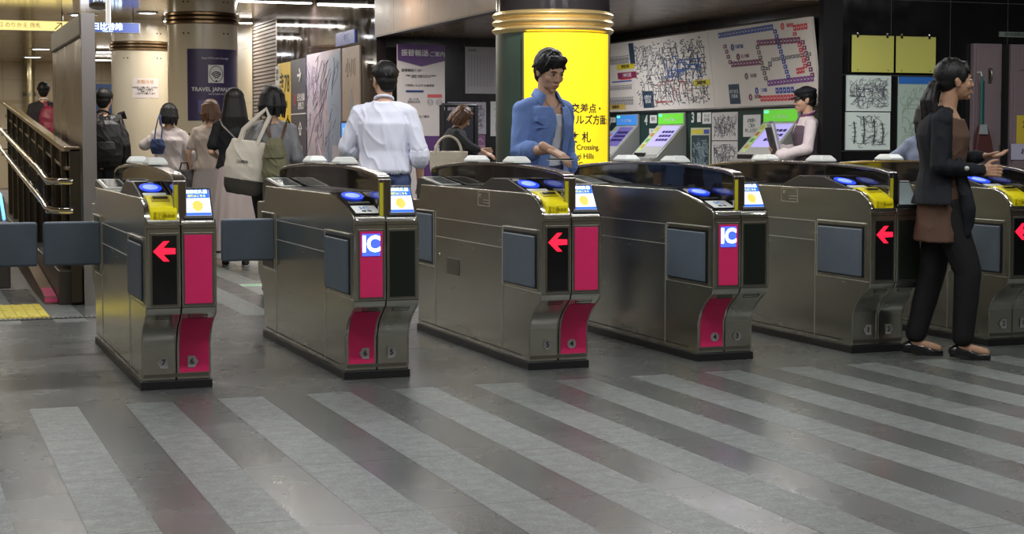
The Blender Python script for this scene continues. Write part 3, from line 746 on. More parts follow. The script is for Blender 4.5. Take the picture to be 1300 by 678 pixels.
    bm=bmesh.new(); box(bm,(m-w,-.153,.776),(m-w+.002,-.148,.970)); box(bm,(m-w+.021,-.153,.776),(m-w+.023,-.148,.970)); box(bm,(m+w-.004,-.153,.776),(m+w,-.148,.970))
    obj('post_edge',bm,CHROME,r,smooth=0)
    for yc in (.60,1.25):
        bm=bmesh.new()
        V=[]
        for (hx,hy,z) in ((.050,.095,1.036),(.048,.090,1.048),(.034,.062,1.070),(.030,.054,1.072)):
            V.append([bm.verts.new((m+sx*hx,yc+sy*hy,z)) for sx,sy in ((-1,-1),(1,-1),(1,1),(-1,1))])
        for i in range(3):
            for q in range(4): bm.faces.new([V[i][q],V[i][(q+1)%4],V[i+1][(q+1)%4],V[i+1][q]])
        bm.faces.new(V[0][::-1]); bm.faces.new(V[-1])
        obj('sensor_cap',bm,WHITE,r,smooth=0,bevel=.005)
    side_detail(r,emblem,hatch,dl)
    side_detail(r,False,False,dr,rear=True) if dr is not None else None
    return r
def deploy_rear_right(root):
    """closed flap on the right face near the far end"""
    obj('flap_pad',B((GW+.004,1.535,.475),(GW+.30,1.575,.715)),PAD,root,bevel=.014)
    obj('flap_hinge',T([(GW+.012,1.555,.45),(GW+.012,1.555,.735)],.012,10),STEEL_D,root)
G1=make_gate(1.02,'arrow','pink',('7','6'),'leftmost ticket gate in full view, red arrow beside a pink panel, numbered 7 and 6',dl=True)
deploy_rear_right(G1)
G2=make_gate(1.988,'ic','black',('6','5'),'ticket gate with lit IC sign above a pink foot, numbered 6 and 5',dl=True)
G3=make_gate(2.940,'arrow','pink',('5','4'),'ticket gate with red arrow and pink panel, numbered 5 and 4, before the blue-shirted man',emblem=True,hatch=True,rounds=(True,True))
G4=make_gate(3.886,'ic','black',('4','3'),'ticket gate with lit IC sign, numbered 4 and 3, in front of the ticket machines',rounds=(True,True))
G5=make_gate(4.822,'arrow','black',('3','2'),'ticket gate with red arrow and no pink, left of the walking woman',emblem=True,idle=True)
G6=make_gate(5.712,'arrow','black',('2','1'),'rightmost ticket gate cut by the frame edge, behind the walking woman',idle=True)
G0=make_gate(.060,'ic','black',('8','7'),'ticket gate beyond the left frame edge, only its closed grey flap in view')
deploy_rear_right(G0)
# ================================================================ PANEL, RAILING, LEFT SIDE
PANEL_ST = mat('panel steel', (.44,.39,.35), .30, 1, noise_amt=.12, noise_scale=2, stretch=(1,1,.3), rvar=.08)
t=empty('steel_partition',(1.19,11.78,0),0,'tall brushed steel partition standing at the end of the railing','partition')
obj('face_panel',B((0,.06,.0),(.085,2.35,2.03)),PANEL_ST,t,bevel=.004)
obj('post',B((-.004,0,0),(.094,.06,2.05)),mat('pale post steel',(.55,.51,.50),.28,1,noise_amt=.1,noise_scale=3),t,bevel=.004)
obj('top_cap',B((-.008,.06,1.90),(.09,2.36,2.045)),STEEL_D,t,bevel=.004)
obj('cap_groove',B((-.010,.07,1.885),(-.006,2.35,1.897)),SEAMD,t,smooth=0)
SL=.068
def rz_(y,z0=1.11): return z0+(y-11.97)*SL
RX=1.10
t=empty('stair_railing',(0,0,0),0,'dark metal railing with double chrome handrails climbing the ramp on the left','railing')
t.location=(RX,11.8,0)
def L_(p): return (p[0]-RX,p[1]-11.8,p[2])
RAILM=mat('rail bronze chrome',(.36,.29,.22),.16,1)
DKPOST=mat('dark baluster',(.045,.035,.022),.22,.5)
bm=bmesh.new(); prism(bm,[(12.05,rz_(12.05)),(19.0,rz_(19.0)),(19.0,rz_(19.0)-.035),(12.05,rz_(12.05)-.035)],RX-.035,RX+.035)
box(bm,(RX-.035,11.80,rz_(12.05)-.035),(RX+.07,12.06,rz_(12.05)))
for v in bm.verts: v.co-=Vector((RX,11.8,0))
obj('top_rail',bm,RAILM,t,smooth=0,bevel=.004)
bm=bmesh.new(); prism(bm,[(12.05,rz_(12.05)-.14),(19.0,rz_(19.0)-.14),(19.0,rz_(19.0)-.165),(12.05,rz_(12.05)-.165)],RX-.02,RX+.02)
box(bm,(RX-.02,11.82,rz_(12.05)-.165),(RX+.05,12.06,rz_(12.05)-.14))
for v in bm.verts: v.co-=Vector((RX,11.8,0))
obj('lower_band',bm,RAILM,t,smooth=0,bevel=.003)
bm=bmesh.new(); prism(bm,[(12.05,rz_(12.05)-.03),(19.0,rz_(19.0)-.03),(19.0,rz_(19.0)-.145),(12.05,rz_(12.05)-.145)],RX-.004,RX+.004)
for v in bm.verts: v.co-=Vector((RX,11.8,0))
obj('glass_band',bm,mat('band glass',(.5,.45,.38),.08,.3,alpha=.35),t,smooth=0)
yy=12.1; k=0
while yy<19.0:
    z1=rz_(yy)-.02; z0=.243+(yy-11.87)*.0205
    obj('baluster',T([L_((RX,yy,z0)),L_((RX,yy,z1))],.036,12),DKPOST,t)
    bm=bmesh.new(); box(bm,(-.03-.11,yy-11.8-.012,rz_(yy,.835)-.0),(.0,yy-11.8+.012,rz_(yy,.835)+.015)); box(bm,(-.03-.11,yy-11.8-.012,rz_(yy,.63)),(.0,yy-11.8+.012,rz_(yy,.63)+.015))
    if k%2==0: obj('handrail_bracket',bm,CHROME,t,smooth=0)
    else: bm.free()
    yy+=.78; k+=2
obj('end_post',B((.0,.0,.02),(.075,.05,1.10)),DKPOST,t,bevel=.003)
for z0 in (.87,.665):
    pts=[(.02,.0,z0-.0),(-.06,.02,z0),(-.10,.10,z0),(-.13,.30,z0+.005)]+[(-.13,y-11.8,rz_(y,z0)+.01) for y in (12.6,14,16,18,19)]
    obj('handrail',T(pts,.023,12),CHROME,t)
KERB=mat('dark stone kerb',(.035,.028,.022),.3,noise_amt=.2)
t=empty('ramp_kerb',(1.02,11.87,0),0,'dark stone kerb under the left railing','kerb')
bm=bmesh.new(); prism(bm,[(.0,0),(.0,.24),(8.8,.42),(8.8,0)],0,.15); obj('kerb_stone',bm,KERB,t,smooth=0,bevel=.005)
t=empty('ramp_edge_board',(.93,11.95,0),0,'brown skirting strip with a pink sticker leaning down beside the ramp kerb','skirting')
bm=bmesh.new(); prism(bm,[(.0,.002),(.0,.05),(4.2,.33),(4.2,.002)],0,.085); obj('board',bm,mat('brown board',(.20,.13,.075),.45,noise_amt=.1),t,smooth=0)
obj('sticker',B((-.002,.0,.012),(.087,-.004,.046)),mat('pink sticker',(.55,.06,.16),.5),t,smooth=0)
bm=bmesh.new(); prism(bm,[(.02,.052),(.42,.079),(.42,.0815),(.02,.0545)],.005,.08); obj('pink_print',bm,mat('pink sticker',(.55,.06,.16),.5),t,smooth=0)
# escalator end with the blue lit edge
t=empty('escalator_end',(.68,13.3,0),0,'dark escalator balustrade end with a blue lit edge at the left frame border','escalator')
bm=bmesh.new(); prof=[(0,0),(0,.30),(.2,.52),(.7,.70),(3.0,.78),(3.0,0)]; prism(bm,prof,-.35,.10); obj('balustrade',bm,mat('escalator side',(.10,.085,.08),.25,.3),t,smooth=0,bevel=.01)
obj('handrail',T([(0,-.02,.26),(0,.0,.36),(0,.19,.55),(0,.7,.735),(0,3.0,.815)],.030,12),BLACKP,t)
obj('lit_edge',T([(.07,.22,.54),(.07,.7,.715),(.07,1.4,.742)],.012,8),mat('blue edge light',(.1,.4,.9),.3,emit=(.15,.5,1),es=2),t)
bm=bmesh.new(); prism(bm,[(.3,.30),(.32,.46),(.85,.56),(.83,.38)],.101,.103); obj('sticker',bm,mat('dim pink print',(.40,.10,.16),.5),t,smooth=0)
# hanging signs
t=empty('hanging_sign',(1.25,26,0),0,'lit yellow hanging guide sign with a black arrow at the top left','sign')
SY=mat('lit guide yellow',(.9,.75,.2),.4,emit=(1,.80,.30),es=1.05)
obj('sign_box',B((-.9,0,2.84),(1.27,.12,2.995)),CASE,t)
obj('lit_face',B((-.9,-.006,2.846),(1.25,0,2.99)),SY,t,smooth=0)
lettering('出口 のりかえ 改札',.085,on_y(.42,-.007,2.918),mat('olive ink',(.35,.28,.1),.5),t)
bm=bmesh.new(); tube(bm,[(.98,-.010,2.868),(1.08,-.010,2.965)],.008,6); tube(bm,[(1.01,-.010,2.967),(1.085,-.010,2.967),(1.085,-.010,2.89)],.008,6); obj('arrow_mark',bm,INK,t)
for x in (-.6,1.1): obj('hanger',T([(x,.06,2.99),(x,.06,CEIL)],.012,8),STEEL_D,t)
t=empty('line_sign',(2.62,26,0),0,'blue and white lit hanging line sign right of the yellow guide sign','sign')
obj('sign_box',B((0,0,2.84),(.9,.12,2.995)),CASE,t)
obj('lit_face',B((.13,-.006,2.846),(.88,0,2.99)),mat('sign navy lit',(.05,.08,.3),.4,emit=(.10,.14,.42),es=.8),t,smooth=0)
obj('white_square',B((0,-.008,2.846),(.125,0,2.99)),mat('sign white lit',(.9,.9,.95),.4,emit=(.9,.92,1),es=1.3),t,smooth=0)
lettering('日比谷線',.115,on_y(.40,-.010,2.925),IC_WHITE,t,bold=.003)
lettering('Hibiya Line',.035,on_y(.40,-.010,2.862),IC_WHITE,t,name='small_lettering')
for x in (.1,.8): obj('hanger',T([(x,.06,2.99),(x,.06,CEIL)],.012,8),STEEL_D,t)
t=empty('hanging_lamp_tube',(2.02,17.3,0),0,'white vertical tube hanging from the ceiling right of the steel partition top','hanging tube')
obj('tube',T([(0,0,2.36),(0,0,2.62)],.026,12),mat('tube white lit',(.9,.9,.9),.4,emit=(1,.97,.95),es=.5),t)
obj('suspension',T([(0,0,2.62),(0,0,CEIL)],.02,10),STEEL_D,t)
t=empty('standpipe',(3.02,42.6,0),0,'shiny vertical pipe against the beige end wall','pipe')
obj('pipe',T([(0,0,0),(0,0,CEIL)],.14,16),mat('pipe cream',(.55,.50,.33),.12,.7),t)
obj('clamp',T([(0,0,2.3),(0,0,2.38)],.16,16),STEEL_D,t)
t=empty('direction_board',(3.05,30,0),0,'navy wall board with white and yellow arrows between the partition and the far column','sign')
obj('board',B((-.35,0,0.0),(.62,.08,2.18)),mat('board navy',(.02,.045,.12),.3),t,smooth=0)
lettering('↗',.32,on_y(.36,-.005,1.98),IC_WHITE,t,name='white_arrow',bold=.006)
obj('yellow_field',B((.12,-.004,1.2),(.60,0,1.62)),mat('board yellow',(.85,.62,.03),.4,emit=(.8,.55,.02),es=.3),t,smooth=0)
lettering('↗',.30,on_y(.36,-.009,1.42),INK,t,name='black_arrow',bold=.006)
t=empty('smoke_detector',(2.72,24.4,CEIL),0,'small grey ceiling speaker plate in front of the far column head','detector')
bm=bmesh.new(); lathe(bm,[(.14,0),(.14,-.02),(.10,-.05),(.02,-.055)],n=24); obj('housing',bm,GREYP,t)
bm=bmesh.new(); lathe(bm,[(.06,-.045),(.06,-.062),(.02,-.064)],n=20); obj('sensor_head',bm,STEEL_D,t)
# ================================================================ CORRIDOR POSTERS on the wall X = XA
def poster_x(name,y0,y1,z0,z1,m_,label,cat='poster',th=.02,X=XA,frame=None):
    """hangs on a wall that faces -X; origin at the right bottom corner, y0<y1"""
    t=empty(name,(X,y0,z0),0,label,cat)
    obj('sheet',B((-th,0,0),(-.001,y1-y0,z1-z0)),m_,t,smooth=0)
    if frame: 
        w=.02; bm=bmesh.new(); H=z1-z0; W=y1-y0
        for a,b in (((0,-w),(W,0)),((0,H),(W,H+w)),((-w,-w),(0,H+w)),((W,-w),(W+w,H+w))): box(bm,(-th-.006,a[0],a[1]),(0,b[0],b[1]))
        obj('frame',bm,frame,t,smooth=0)
    return t
def lx(t,X=0): return lambda y,z,off=.023: (lambda a,b,c:(-off-c, y-a, z+b))
t=poster_x('pictogram_panel',23.75,24.6,.75,2.33,mat('panel yellow',(.75,.52,.04),.4,emit=(.8,.5,.02),es=.12),'yellow guide panel with pictograms on the corridor wall','sign')
F=lx(t)
lettering('き78',.36,F(.40,1.25),INK,t,bold=.006)
lettering('出口案内',.12,F(.42,.95),INK,t,name='small_lettering')
t=poster_x('small_notice',24.45,24.73,2.0,2.30,PAPER,'small white notice at the top left of the yellow pictogram panel','notice',th=.03)
lettering('案内\n表示',.09,lx(t)(.14,.16,.032),INK,t)
t=poster_x('guide_panel',22.75,23.72,.70,2.34,mat('guide navy',(.02,.025,.07),.35),'navy guide panel with white arrows between the yellow panel and the street map','sign')
F=lx(t)
lettering('→',.30,F(.42,1.40),LW,t,name='arrow_mark',bold=.008)
lettering('日比谷線\n改札口',.12,F(.32,1.02),LW,t,name='lettering')
lettering('Ⓗ',.2,F(.70,1.05),mat('ring red',(.6,.1,.12),.5),t,name='line_ring')
obj('divider',B((-.024,0,.845),(-.02,.97,.86)),LW,t,smooth=0)
lettering('↖ ⇧',.24,F(.5,.62),LW,t,name='arrow_mark',bold=.005)
lettering('案内所\nトイレ',.11,F(.40,.28),LW,t,name='lettering')
MAPP=mat('street map paper',(.40,.36,.46),.3,noise_amt=.35,noise_scale=2.5)
t=poster_x('street_map',20.8,22.7,.68,2.37,MAPP,'large pale violet street map poster on the dark corridor wall')
rnd=random.Random(3)
bm=bmesh.new()
for i in range(90):
    y,z=1.1+rnd.gauss(0,.5),.95+rnd.gauss(0,.38)
    pts=[(-.022,y,z)]; a=rnd.uniform(0,6.28)
    for j in range(rnd.randint(3,7)):
        a+=rnd.uniform(-.9,.9); y+=.08*math.cos(a); z+=.08*math.sin(a)
        if not(.05<y<2.05 and .05<z<1.6): break
        pts.append((-.022,y,z))
    if len(pts)>2: tube(bm,pts,.0028,4)
obj('street_lines',bm,mat('map violet ink',(.20,.16,.28),.5),t)['kind']='stuff'
bm=bmesh.new(); prism(bm,[(.02,.02),(.90,.02),(.8,.5),(.62,.75),(.72,1.2),(.6,1.6),(.02,1.66)],-.0215,-.0205); obj('water_area',bm,mat('map blue',(.28,.36,.52),.35),t,smooth=0)
bm=bmesh.new(); tube(bm,[(-.022,.9,.1),(-.022,1.3,.5),(-.022,1.15,.9),(-.022,1.4,1.3),(-.022,1.2,1.65)],.004,5); tube(bm,[(-.022,1.9,.3),(-.022,1.4,.8),(-.022,.9,1.0),(-.022,.5,1.4)],.004,5); obj('main_road',bm,mat('map mauve',(.50,.30,.44),.4),t)
obj('legend_box',B((-.023,.12,.18),(-.0205,.45,.42)),mat('map legend',(.55,.5,.58),.4),t,smooth=0)
t=poster_x('perfume_poster',19.88,20.72,1.42,2.36,mat('poster tan',(.52,.40,.33),.35,noise_amt=.1),'tan poster with a small calligraphic mark right of the street map')
lettering('小川',.26,lx(t)(.42,.66,.021),mat('brush grey',(.12,.10,.10),.5),t)
bm=bmesh.new(); prism(bm,[(.28,.04),(.48,.04),(.46,.28),(.42,.31),(.42,.40),(.34,.40),(.34,.31),(.30,.28)],-.023,-.0205); obj('tower_picture',bm,mat('misty blue',(.36,.38,.44),.4),t,smooth=0)
t=poster_x('lit_leaflet_rack',20.12,20.66,1.13,1.39,mat('rack blue lit',(.08,.3,.85),.3,emit=(.06,.34,1.0),es=.75),'blue glowing leaflet box under the tan poster','leaflet box',th=.05,frame=BLACKP)
bm=bmesh.new()
for i in range(3): box(bm,(-.052,.06+i*.15,.04),(-.0505,.16+i*.15,.20))
obj('leaflet',bm,mat('leaflet pale',(.5,.75,1),.3,emit=(.3,.6,1),es=.8),t,smooth=0)
t=poster_x('blue_reflector_sign',20.1,21.05,2.40,2.57,mat('sign dim blue',(.03,.06,.22),.2,emit=(.04,.08,.32),es=.35),'dim blue lit panel high on the dark corridor wall','sign')
lettering('出口',.12,lx(t)(.45,.085,.021),mat('dim blue letters',(.1,.2,.5),.3),t)

# ================================================================ RECESS BACK WALL (faces -Y)
def poster_y(name,x0,x1,z0,z1,m_,label,cat='poster',Y=YB,th=.012,off=0):
    t=empty(name,(x0,Y-off,z0),0,label,cat)
    obj('sheet',B((0,-th,0),(x1-x0,-.001,z1-z0)),m_,t,smooth=0)
    return t
t=poster_y('notice_stand',5.55,6.14,.02,2.31,mat('notice board white',(.62,.56,.55),.45),'tall white standing notice with a violet Japanese title behind the man in white','notice stand',off=.35,th=.04)
PV=mat('title violet',(.10,.035,.16),.45)
bm=bmesh.new(); prism(bm,[(0,2.29),(.59,2.29),(.59,2.10),(.295,2.03),(0,2.10)],-.046,-.041,'y'); h=obj('title_field',bm,PV,t,smooth=0)
lettering('振替輸送',.085,on_y(.21,-.048,2.185),LW,h,bold=.001); lettering('のご案内',.066,on_y(.46,-.048,2.175),LW,h,name='title_lettering')
lettering('振替輸送とは?',.04,on_y(.17,-.043,1.98),INK,t,name='heading'); lettering('ご利用いただける乗車券',.034,on_y(.27,-.043,1.80),INK,t,name='heading'); lettering('定期券・回数券・普通券をお持ちのお客様は\n他社線をご利用いただけます',.019,on_y(.29,-.043,1.91),INK,t,name='body_lettering')
obj('red_field',B((.37,-.046,1.66),(.55,-.041,1.70)),mat('notice red',(.60,.10,.10),.5),t,smooth=0)
obj('blue_field',B((.10,-.046,1.72),(.32,-.041,1.745)),NAVY,t,smooth=0)
lettering('☺ ☺',.07,on_y(.46,-.043,1.60),INK,t,name='face_symbols'); lettering('きっぷを\nお持ちの方',.032,on_y(.2,-.043,1.62),INK,t,name='body_lettering')
lettering('ご利用方法のご案内',.034,on_y(.24,-.043,1.43),INK,t,name='heading')
obj('lower_violet_field',B((.30,-.046,.03),(.59,-.041,1.20)),PV,t,smooth=0)
lettering('振\n替\n輸\n送',.12,on_y(.50,-.048,.85),LW,t,name='side_lettering')
obj('stand_foot',B((-.05,-.2,-.02),(.64,.15,.0)),BLACKP,t)
t=empty('poster_frame_stand',(5.66,17.4,0),0,'black metal frame stand behind the white-shirted man','frame stand')
bm=bmesh.new()
for x in (0,.40): tube(bm,[(x,0,.02),(x,0,1.56)],.03,8)
tube(bm,[(0,0,1.56),(.4,0,1.56)],.022,8); tube(bm,[(0,0,.9),(.4,0,.9)],.015,8)
obj('frame',bm,BLACKP,t); obj('foot',B((-.05,-.2,0),(.45,.2,.02)),BLACKP,t); obj('panel',B((.03,-.008,.9),(.37,.008,1.5)),mat('frame panel dark',(.03,.03,.04),.2),t)
t=poster_y('timetable_poster',6.53,6.95,1.745,2.32,mat('timetable paper',(.50,.47,.49),.5),'white timetable sheet high on the black wall left of the dark column')
bm=bmesh.new()
for i in range(9): box(bm,(.04+i*.040,-.0135,.09),(.0425+i*.040,-.012,.48))
for i in range(22): box(bm,(.04,-.0135,.09+i*.0177),(.362,-.012,.0915+i*.0177))
obj('timetable_grid',bm,mat('timetable ink',(.12,.12,.14),.6),t,smooth=0)['kind']='stuff'
lettering('時刻表',.035,on_y(.09,-.013,.53),INK,t)
def squiggle_map(t,W,H,n,seed,m_,z=-.0135,r=.0035,plane='y',step=.05,name='route_lines'):
    rn=random.Random(seed); bm=bmesh.new()
    for i in range(n):
        x,y=rn.uniform(.04,W-.04),rn.uniform(.04,H-.04); a=rn.choice([0,.785,1.57,2.36,3.14,3.93,4.71,5.5]); pts=[(x,y)]
        for j in range(rn.randint(2,7)):
            a+=rn.choice([0,0,.785,-.785,1.57]); x+=step*rn.uniform(.5,1.5)*math.cos(a); y+=step*rn.uniform(.5,1.5)*math.sin(a)
            if not(.02<x<W-.02 and .02<y<H-.02): break
            pts.append((x,y))
        if len(pts)>1: tube(bm,[(p[0],z,p[1]) if plane=='y' else (z,p[0],p[1]) for p in pts],r,4)
    o=obj(name,bm,m_,t,smooth=0); o['kind']='stuff'; return o
MAPINK=mat('map grey ink',(.10,.10,.13),.6)
t=poster_y('route_map_poster',6.30,6.80,1.245,1.64,mat('pale map sheet',(.55,.50,.58),.5),'pale rail route map behind the woman holding a white handbag')
squiggle_map(t,.5,.395,70,5,MAPINK,r=.0028)
t=poster_y('pink_poster',6.28,6.79,.75,1.235,mat('mauve poster',(.50,.30,.36),.5),'mauve and pink poster below the pale route map')
obj('top_band',B((.0,-.014,.36),(.51,-.012,.485)),mat('violet band',(.32,.14,.30),.5),t,smooth=0); lettering('のお客様へ',.075,on_y(.30,-.015,.42),LW,t)
t=poster_y('narrow_notice',6.86,7.2,1.22,1.65,PAPER,'narrow white notice mostly hidden by the dark column','notice')
squiggle_map(t,.34,.43,20,9,MAPINK,r=.002)

# ================================================================ ROUTE MAP BOARD and wall things on X = XW
t=empty('fare_map_board',(XW-.02,13.18,1.505),0,'long white rail fare map board above the ticket machines','map board')
BL,BH=5.0,.80
TILT=math.atan2(.10,.80)
def bd(y,v,off=0.0):      # board plane: y along the wall, v up the board
    return (-.03-off*math.cos(TILT)-v*math.sin(TILT), y, v*math.cos(TILT)-off*math.sin(TILT))
def bquad(bm,y0,y1,v0,v1,o=.003,sh=0):
    P=[bd(y0,v0,o),bd(y1,v0,o),bd(y1+sh,v1,o),bd(y0+sh,v1,o)]; Q=[bd(y0,v0,o-.002),bd(y1,v0,o-.002),bd(y1+sh,v1,o-.002),bd(y0+sh,v1,o-.002)]
    a=[bm.verts.new(p) for p in P]; b=[bm.verts.new(p) for p in Q]
    bm.faces.new(a); bm.faces.new(b[::-1])
    for i in range(4): bm.faces.new([a[i],a[(i+1)%4],b[(i+1)%4],b[i]])
BOARDM=mat('map board cream',(.82,.76,.69),.38,noise_amt=.04)
for (y0,y1) in ((0,2.05),(2.055,4.0),(4.005,BL)):
    bm=bmesh.new(); P=[bd(y0,0),bd(y1,0),bd(y1,BH),bd(y0,BH)]; Q=[bd(y0,0,-.03),bd(y1,0,-.03),bd(y1,BH,-.03),bd(y0,BH,-.03)]
    a=[bm.verts.new(p) for p in P]; b=[bm.verts.new(p) for p in Q]; bm.faces.new(a); bm.faces.new(b[::-1])
    for i in range(4): bm.faces.new([a[i],a[(i+1)%4],b[(i+1)%4],b[i]])
    obj('board_panel',bm,BOARDM,t,smooth=0)
bm=bmesh.new(); tube(bm,[bd(0,-.012,.0),bd(BL,-.012,.0)],.012,6); tube(bm,[bd(0,BH+.01),bd(BL,BH+.01)],.010,6); obj('frame_rail',bm,STEEL_D,t)
def px2y(px):     # helper used only to keep the board print readable: fraction along the board (right end 0)
    return px
RB=mat('line blue',(.06,.10,.40),.5); RM=mat('line maroon',(.22,.04,.12),.5); RR=mat('line red',(.70,.06,.08),.5); RG=mat('line grey',(.18,.17,.18),.5)
def squares(pts,m_,step=.062,s=.028,s2=.055):
    """a run of little station boxes along a line; points are (distance from right end, height)"""
    bm=bmesh.new()
    for (y0,v0),(y1,v1) in zip(pts,pts[1:]):
        Lh=math.hypot(y1-y0,v1-v0); n=max(1,int(Lh/step))
        horiz=abs(y1-y0)>abs(v1-v0)
        for i in range(n):
            f=(i+.5)/n; y=y0+(y1-y0)*f; v=v0+(v1-v0)*f
            if horiz: bquad(bm,y-step*.44,y+step*.44,v-s,v+s,.0035)
            else: bquad(bm,y-s2*.6,y+s2*.6,v-step*.40,v+step*.40,.0035)
        for i in range(n):
            pass
    obj('route_line',bm,m_,t,smooth=0)
    bm=bmesh.new()
    for (y0,v0),(y1,v1) in zip(pts,pts[1:]):
        Lh=math.hypot(y1-y0,v1-v0); n=max(1,int(Lh/step))
        for i in range(n):
            f=(i+.5)/n; y=y0+(y1-y0)*f; v=v0+(v1-v0)*f; bquad(bm,y-.010,y+.010,v-.007,v+.007,.0045)
    obj('station_dots',bm,LW,t,smooth=0)['kind']='stuff'
squares([(1.83,.735),(.70,.75)],RB); squares([(.68,.73),(.50,.24)],RB,.05)
squares([(1.72,.645),(1.62,.43)],RM,.05); squares([(1.62,.43),(.99,.43)],RM); squares([(.93,.24),(1.05,.60)],mat('line olive',(.16,.15,.10),.5),.05); squares([(1.05,.615),(.22,.60)],RM)
squares([(.19,.60),(.06,.24)],RM,.05); squares([(.92,.215),(.05,.235)],mat('line violet',(.22,.06,.28),.5))
squares([(.33,.715),(.07,.72)],RR); squares([(.31,.70),(.31,.62)],RR,.04); squares([(.25,.58),(.17,.33)],RR,.05); squares([(.35,.31),(.20,.32)],RR,.05)
squares([(.80,.44),(.05,.46)],RG,.07,.016); squares([(1.02,.36),(.84,.36),(.82,.44)],RG,.06,.016)
squares([(.78,.14),(.42,.14)],RB,.065); squares([(1.09,.07),(.05,.065)],RR)
def ring(y,v,m_,rad=.028):
    bm=bmesh.new(); tube(bm,[bd(y+rad*.8*math.cos(a*math.pi/8),v+rad*math.sin(a*math.pi/8),.004) for a in range(17)],.006,5); obj('line_mark',bm,m_,t)
def btext(s,y,v,size,m_,name='lettering',**k):
    lettering(s,size,lambda a,b,c:bd(y-a,v+b,.004+c),m_,t,name=name,**k)
for y,v,m_,s in ((.52,.745,RR,'銀座線'),(1.55,.60,RB,'半蔵門線'),(1.45,.50,RM,'丸ノ内線'),(1.32,.30,RG,'南北線'),(1.14,.15,RB,'三田線'),(1.28,.09,RM,'浅草線')):
    ring(y,v,m_); btext(s,y-.14,v,.042,m_)
squares([(1.02,-.0+.0+.0),(1.02,.001)],RR) if False else None
SKY=mat('plate dark teal',(.03,.06,.10),.45)
def plate(y0,y1,v0,v1,m_,s=None,size=.04,mm=None,line=1.0):
    bm=bmesh.new(); bquad(bm,y0,y1,v0,v1,.003); obj('print_field',bm,m_,t,smooth=0)
    if s: btext(s,(y0+y1)/2,(v0+v1)/2,size,mm or LW,bold=.0005)
plate(1.50,1.72,.03,.23,SKY,'のりかえ\n六本木',.048)
plate(2.12,2.50,.24,.30,mat('board yellow mark',(.75,.62,.03),.5),'路線案内図',.04,INK)
plate(3.52,3.80,.03,.22,SKY,'お問合せ\n駅係員',.048)
plate(3.93,4.42,.49,.55,mat('board yellow mark',(.75,.62,.03),.5),'都営線 運賃',.042,INK)
plate(3.90,4.42,.38,.455,mat('plate maroon',(.30,.03,.10),.45),'170円 区間',.05)
plate(4.30,4.85,.03,.085,mat('board orange mark',(.75,.5,.08),.5),'乗換運賃表',.04,INK)
plate(3.90,4.03,.70-.16,.78,SKY)
rn=random.Random(11)
def scribble(y0,y1,v0,v1,n,m_,r=.003,seed=1,step=.06):
    rr=random.Random(seed); bm=bmesh.new()
    for i in range(n):
        y,v=rr.uniform(y0,y1),rr.uniform(v0,v1); a=rr.choice([0,.785,1.57,2.36,3.14,3.93,4.71]); pts=[(y,v)]
        for j in range(rr.randint(2,6)):
            a+=rr.choice([0,0,.785,-.785]); y+=step*rr.uniform(.4,1.4)*math.cos(a); v+=step*rr.uniform(.4,1.4)*math.sin(a)
            if not(y0<y<y1 and v0<v<v1): break
            pts.append((y,v))
        if len(pts)>1: tube(bm,[bd(*p,.0025) for p in pts],r,4)
    o=obj('thin_routes',bm,m_,t,smooth=0); o['kind']='stuff'
scribble(2.15,3.92,.04,.74,210,mat('route ink dark',(.13,.13,.16),.6),.0028,3)
scribble(2.25,3.2,.30,.6,30,mat('route ink blue',(.08,.16,.42),.6),.006,8,.12)
scribble(2.4,3.5,.08,.35,16,mat('route ink red',(.5,.12,.10),.6),.0045,9,.12)
bm=bmesh.new()
rr=random.Random(5)
for i in range(330):
    y,v=rr.uniform(2.15,3.92),rr.uniform(.05,.75); bquad(bm,y,y+rr.uniform(.02,.06),v,v+.012,.0026)
obj('station_names',bm,mat('tiny print grey',(.20,.20,.22),.6),t,smooth=0)['kind']='stuff'
bm=bmesh.new()
for v in (.64,.60,.30,.16,.12):
    for i in range(22): bquad(bm,4.08+i*.04,4.10+i*.04,v-.045,v-.008,.0026)
    bquad(bm,4.05,4.95,v,v+.007,.003)
obj('fare_columns',bm,mat('tiny print grey',(.20,.20,.22),.6),t,smooth=0)['kind']='stuff'
bm=bmesh.new(); bquad(bm,4.05,4.6,.345,.36,.0035); obj('fare_line_blue',bm,RB,t,smooth=0)
bm=bmesh.new(); bquad(bm,4.05,4.35,.40-.03,.385,.0035); obj('fare_line_red',bm,RR,t,smooth=0)

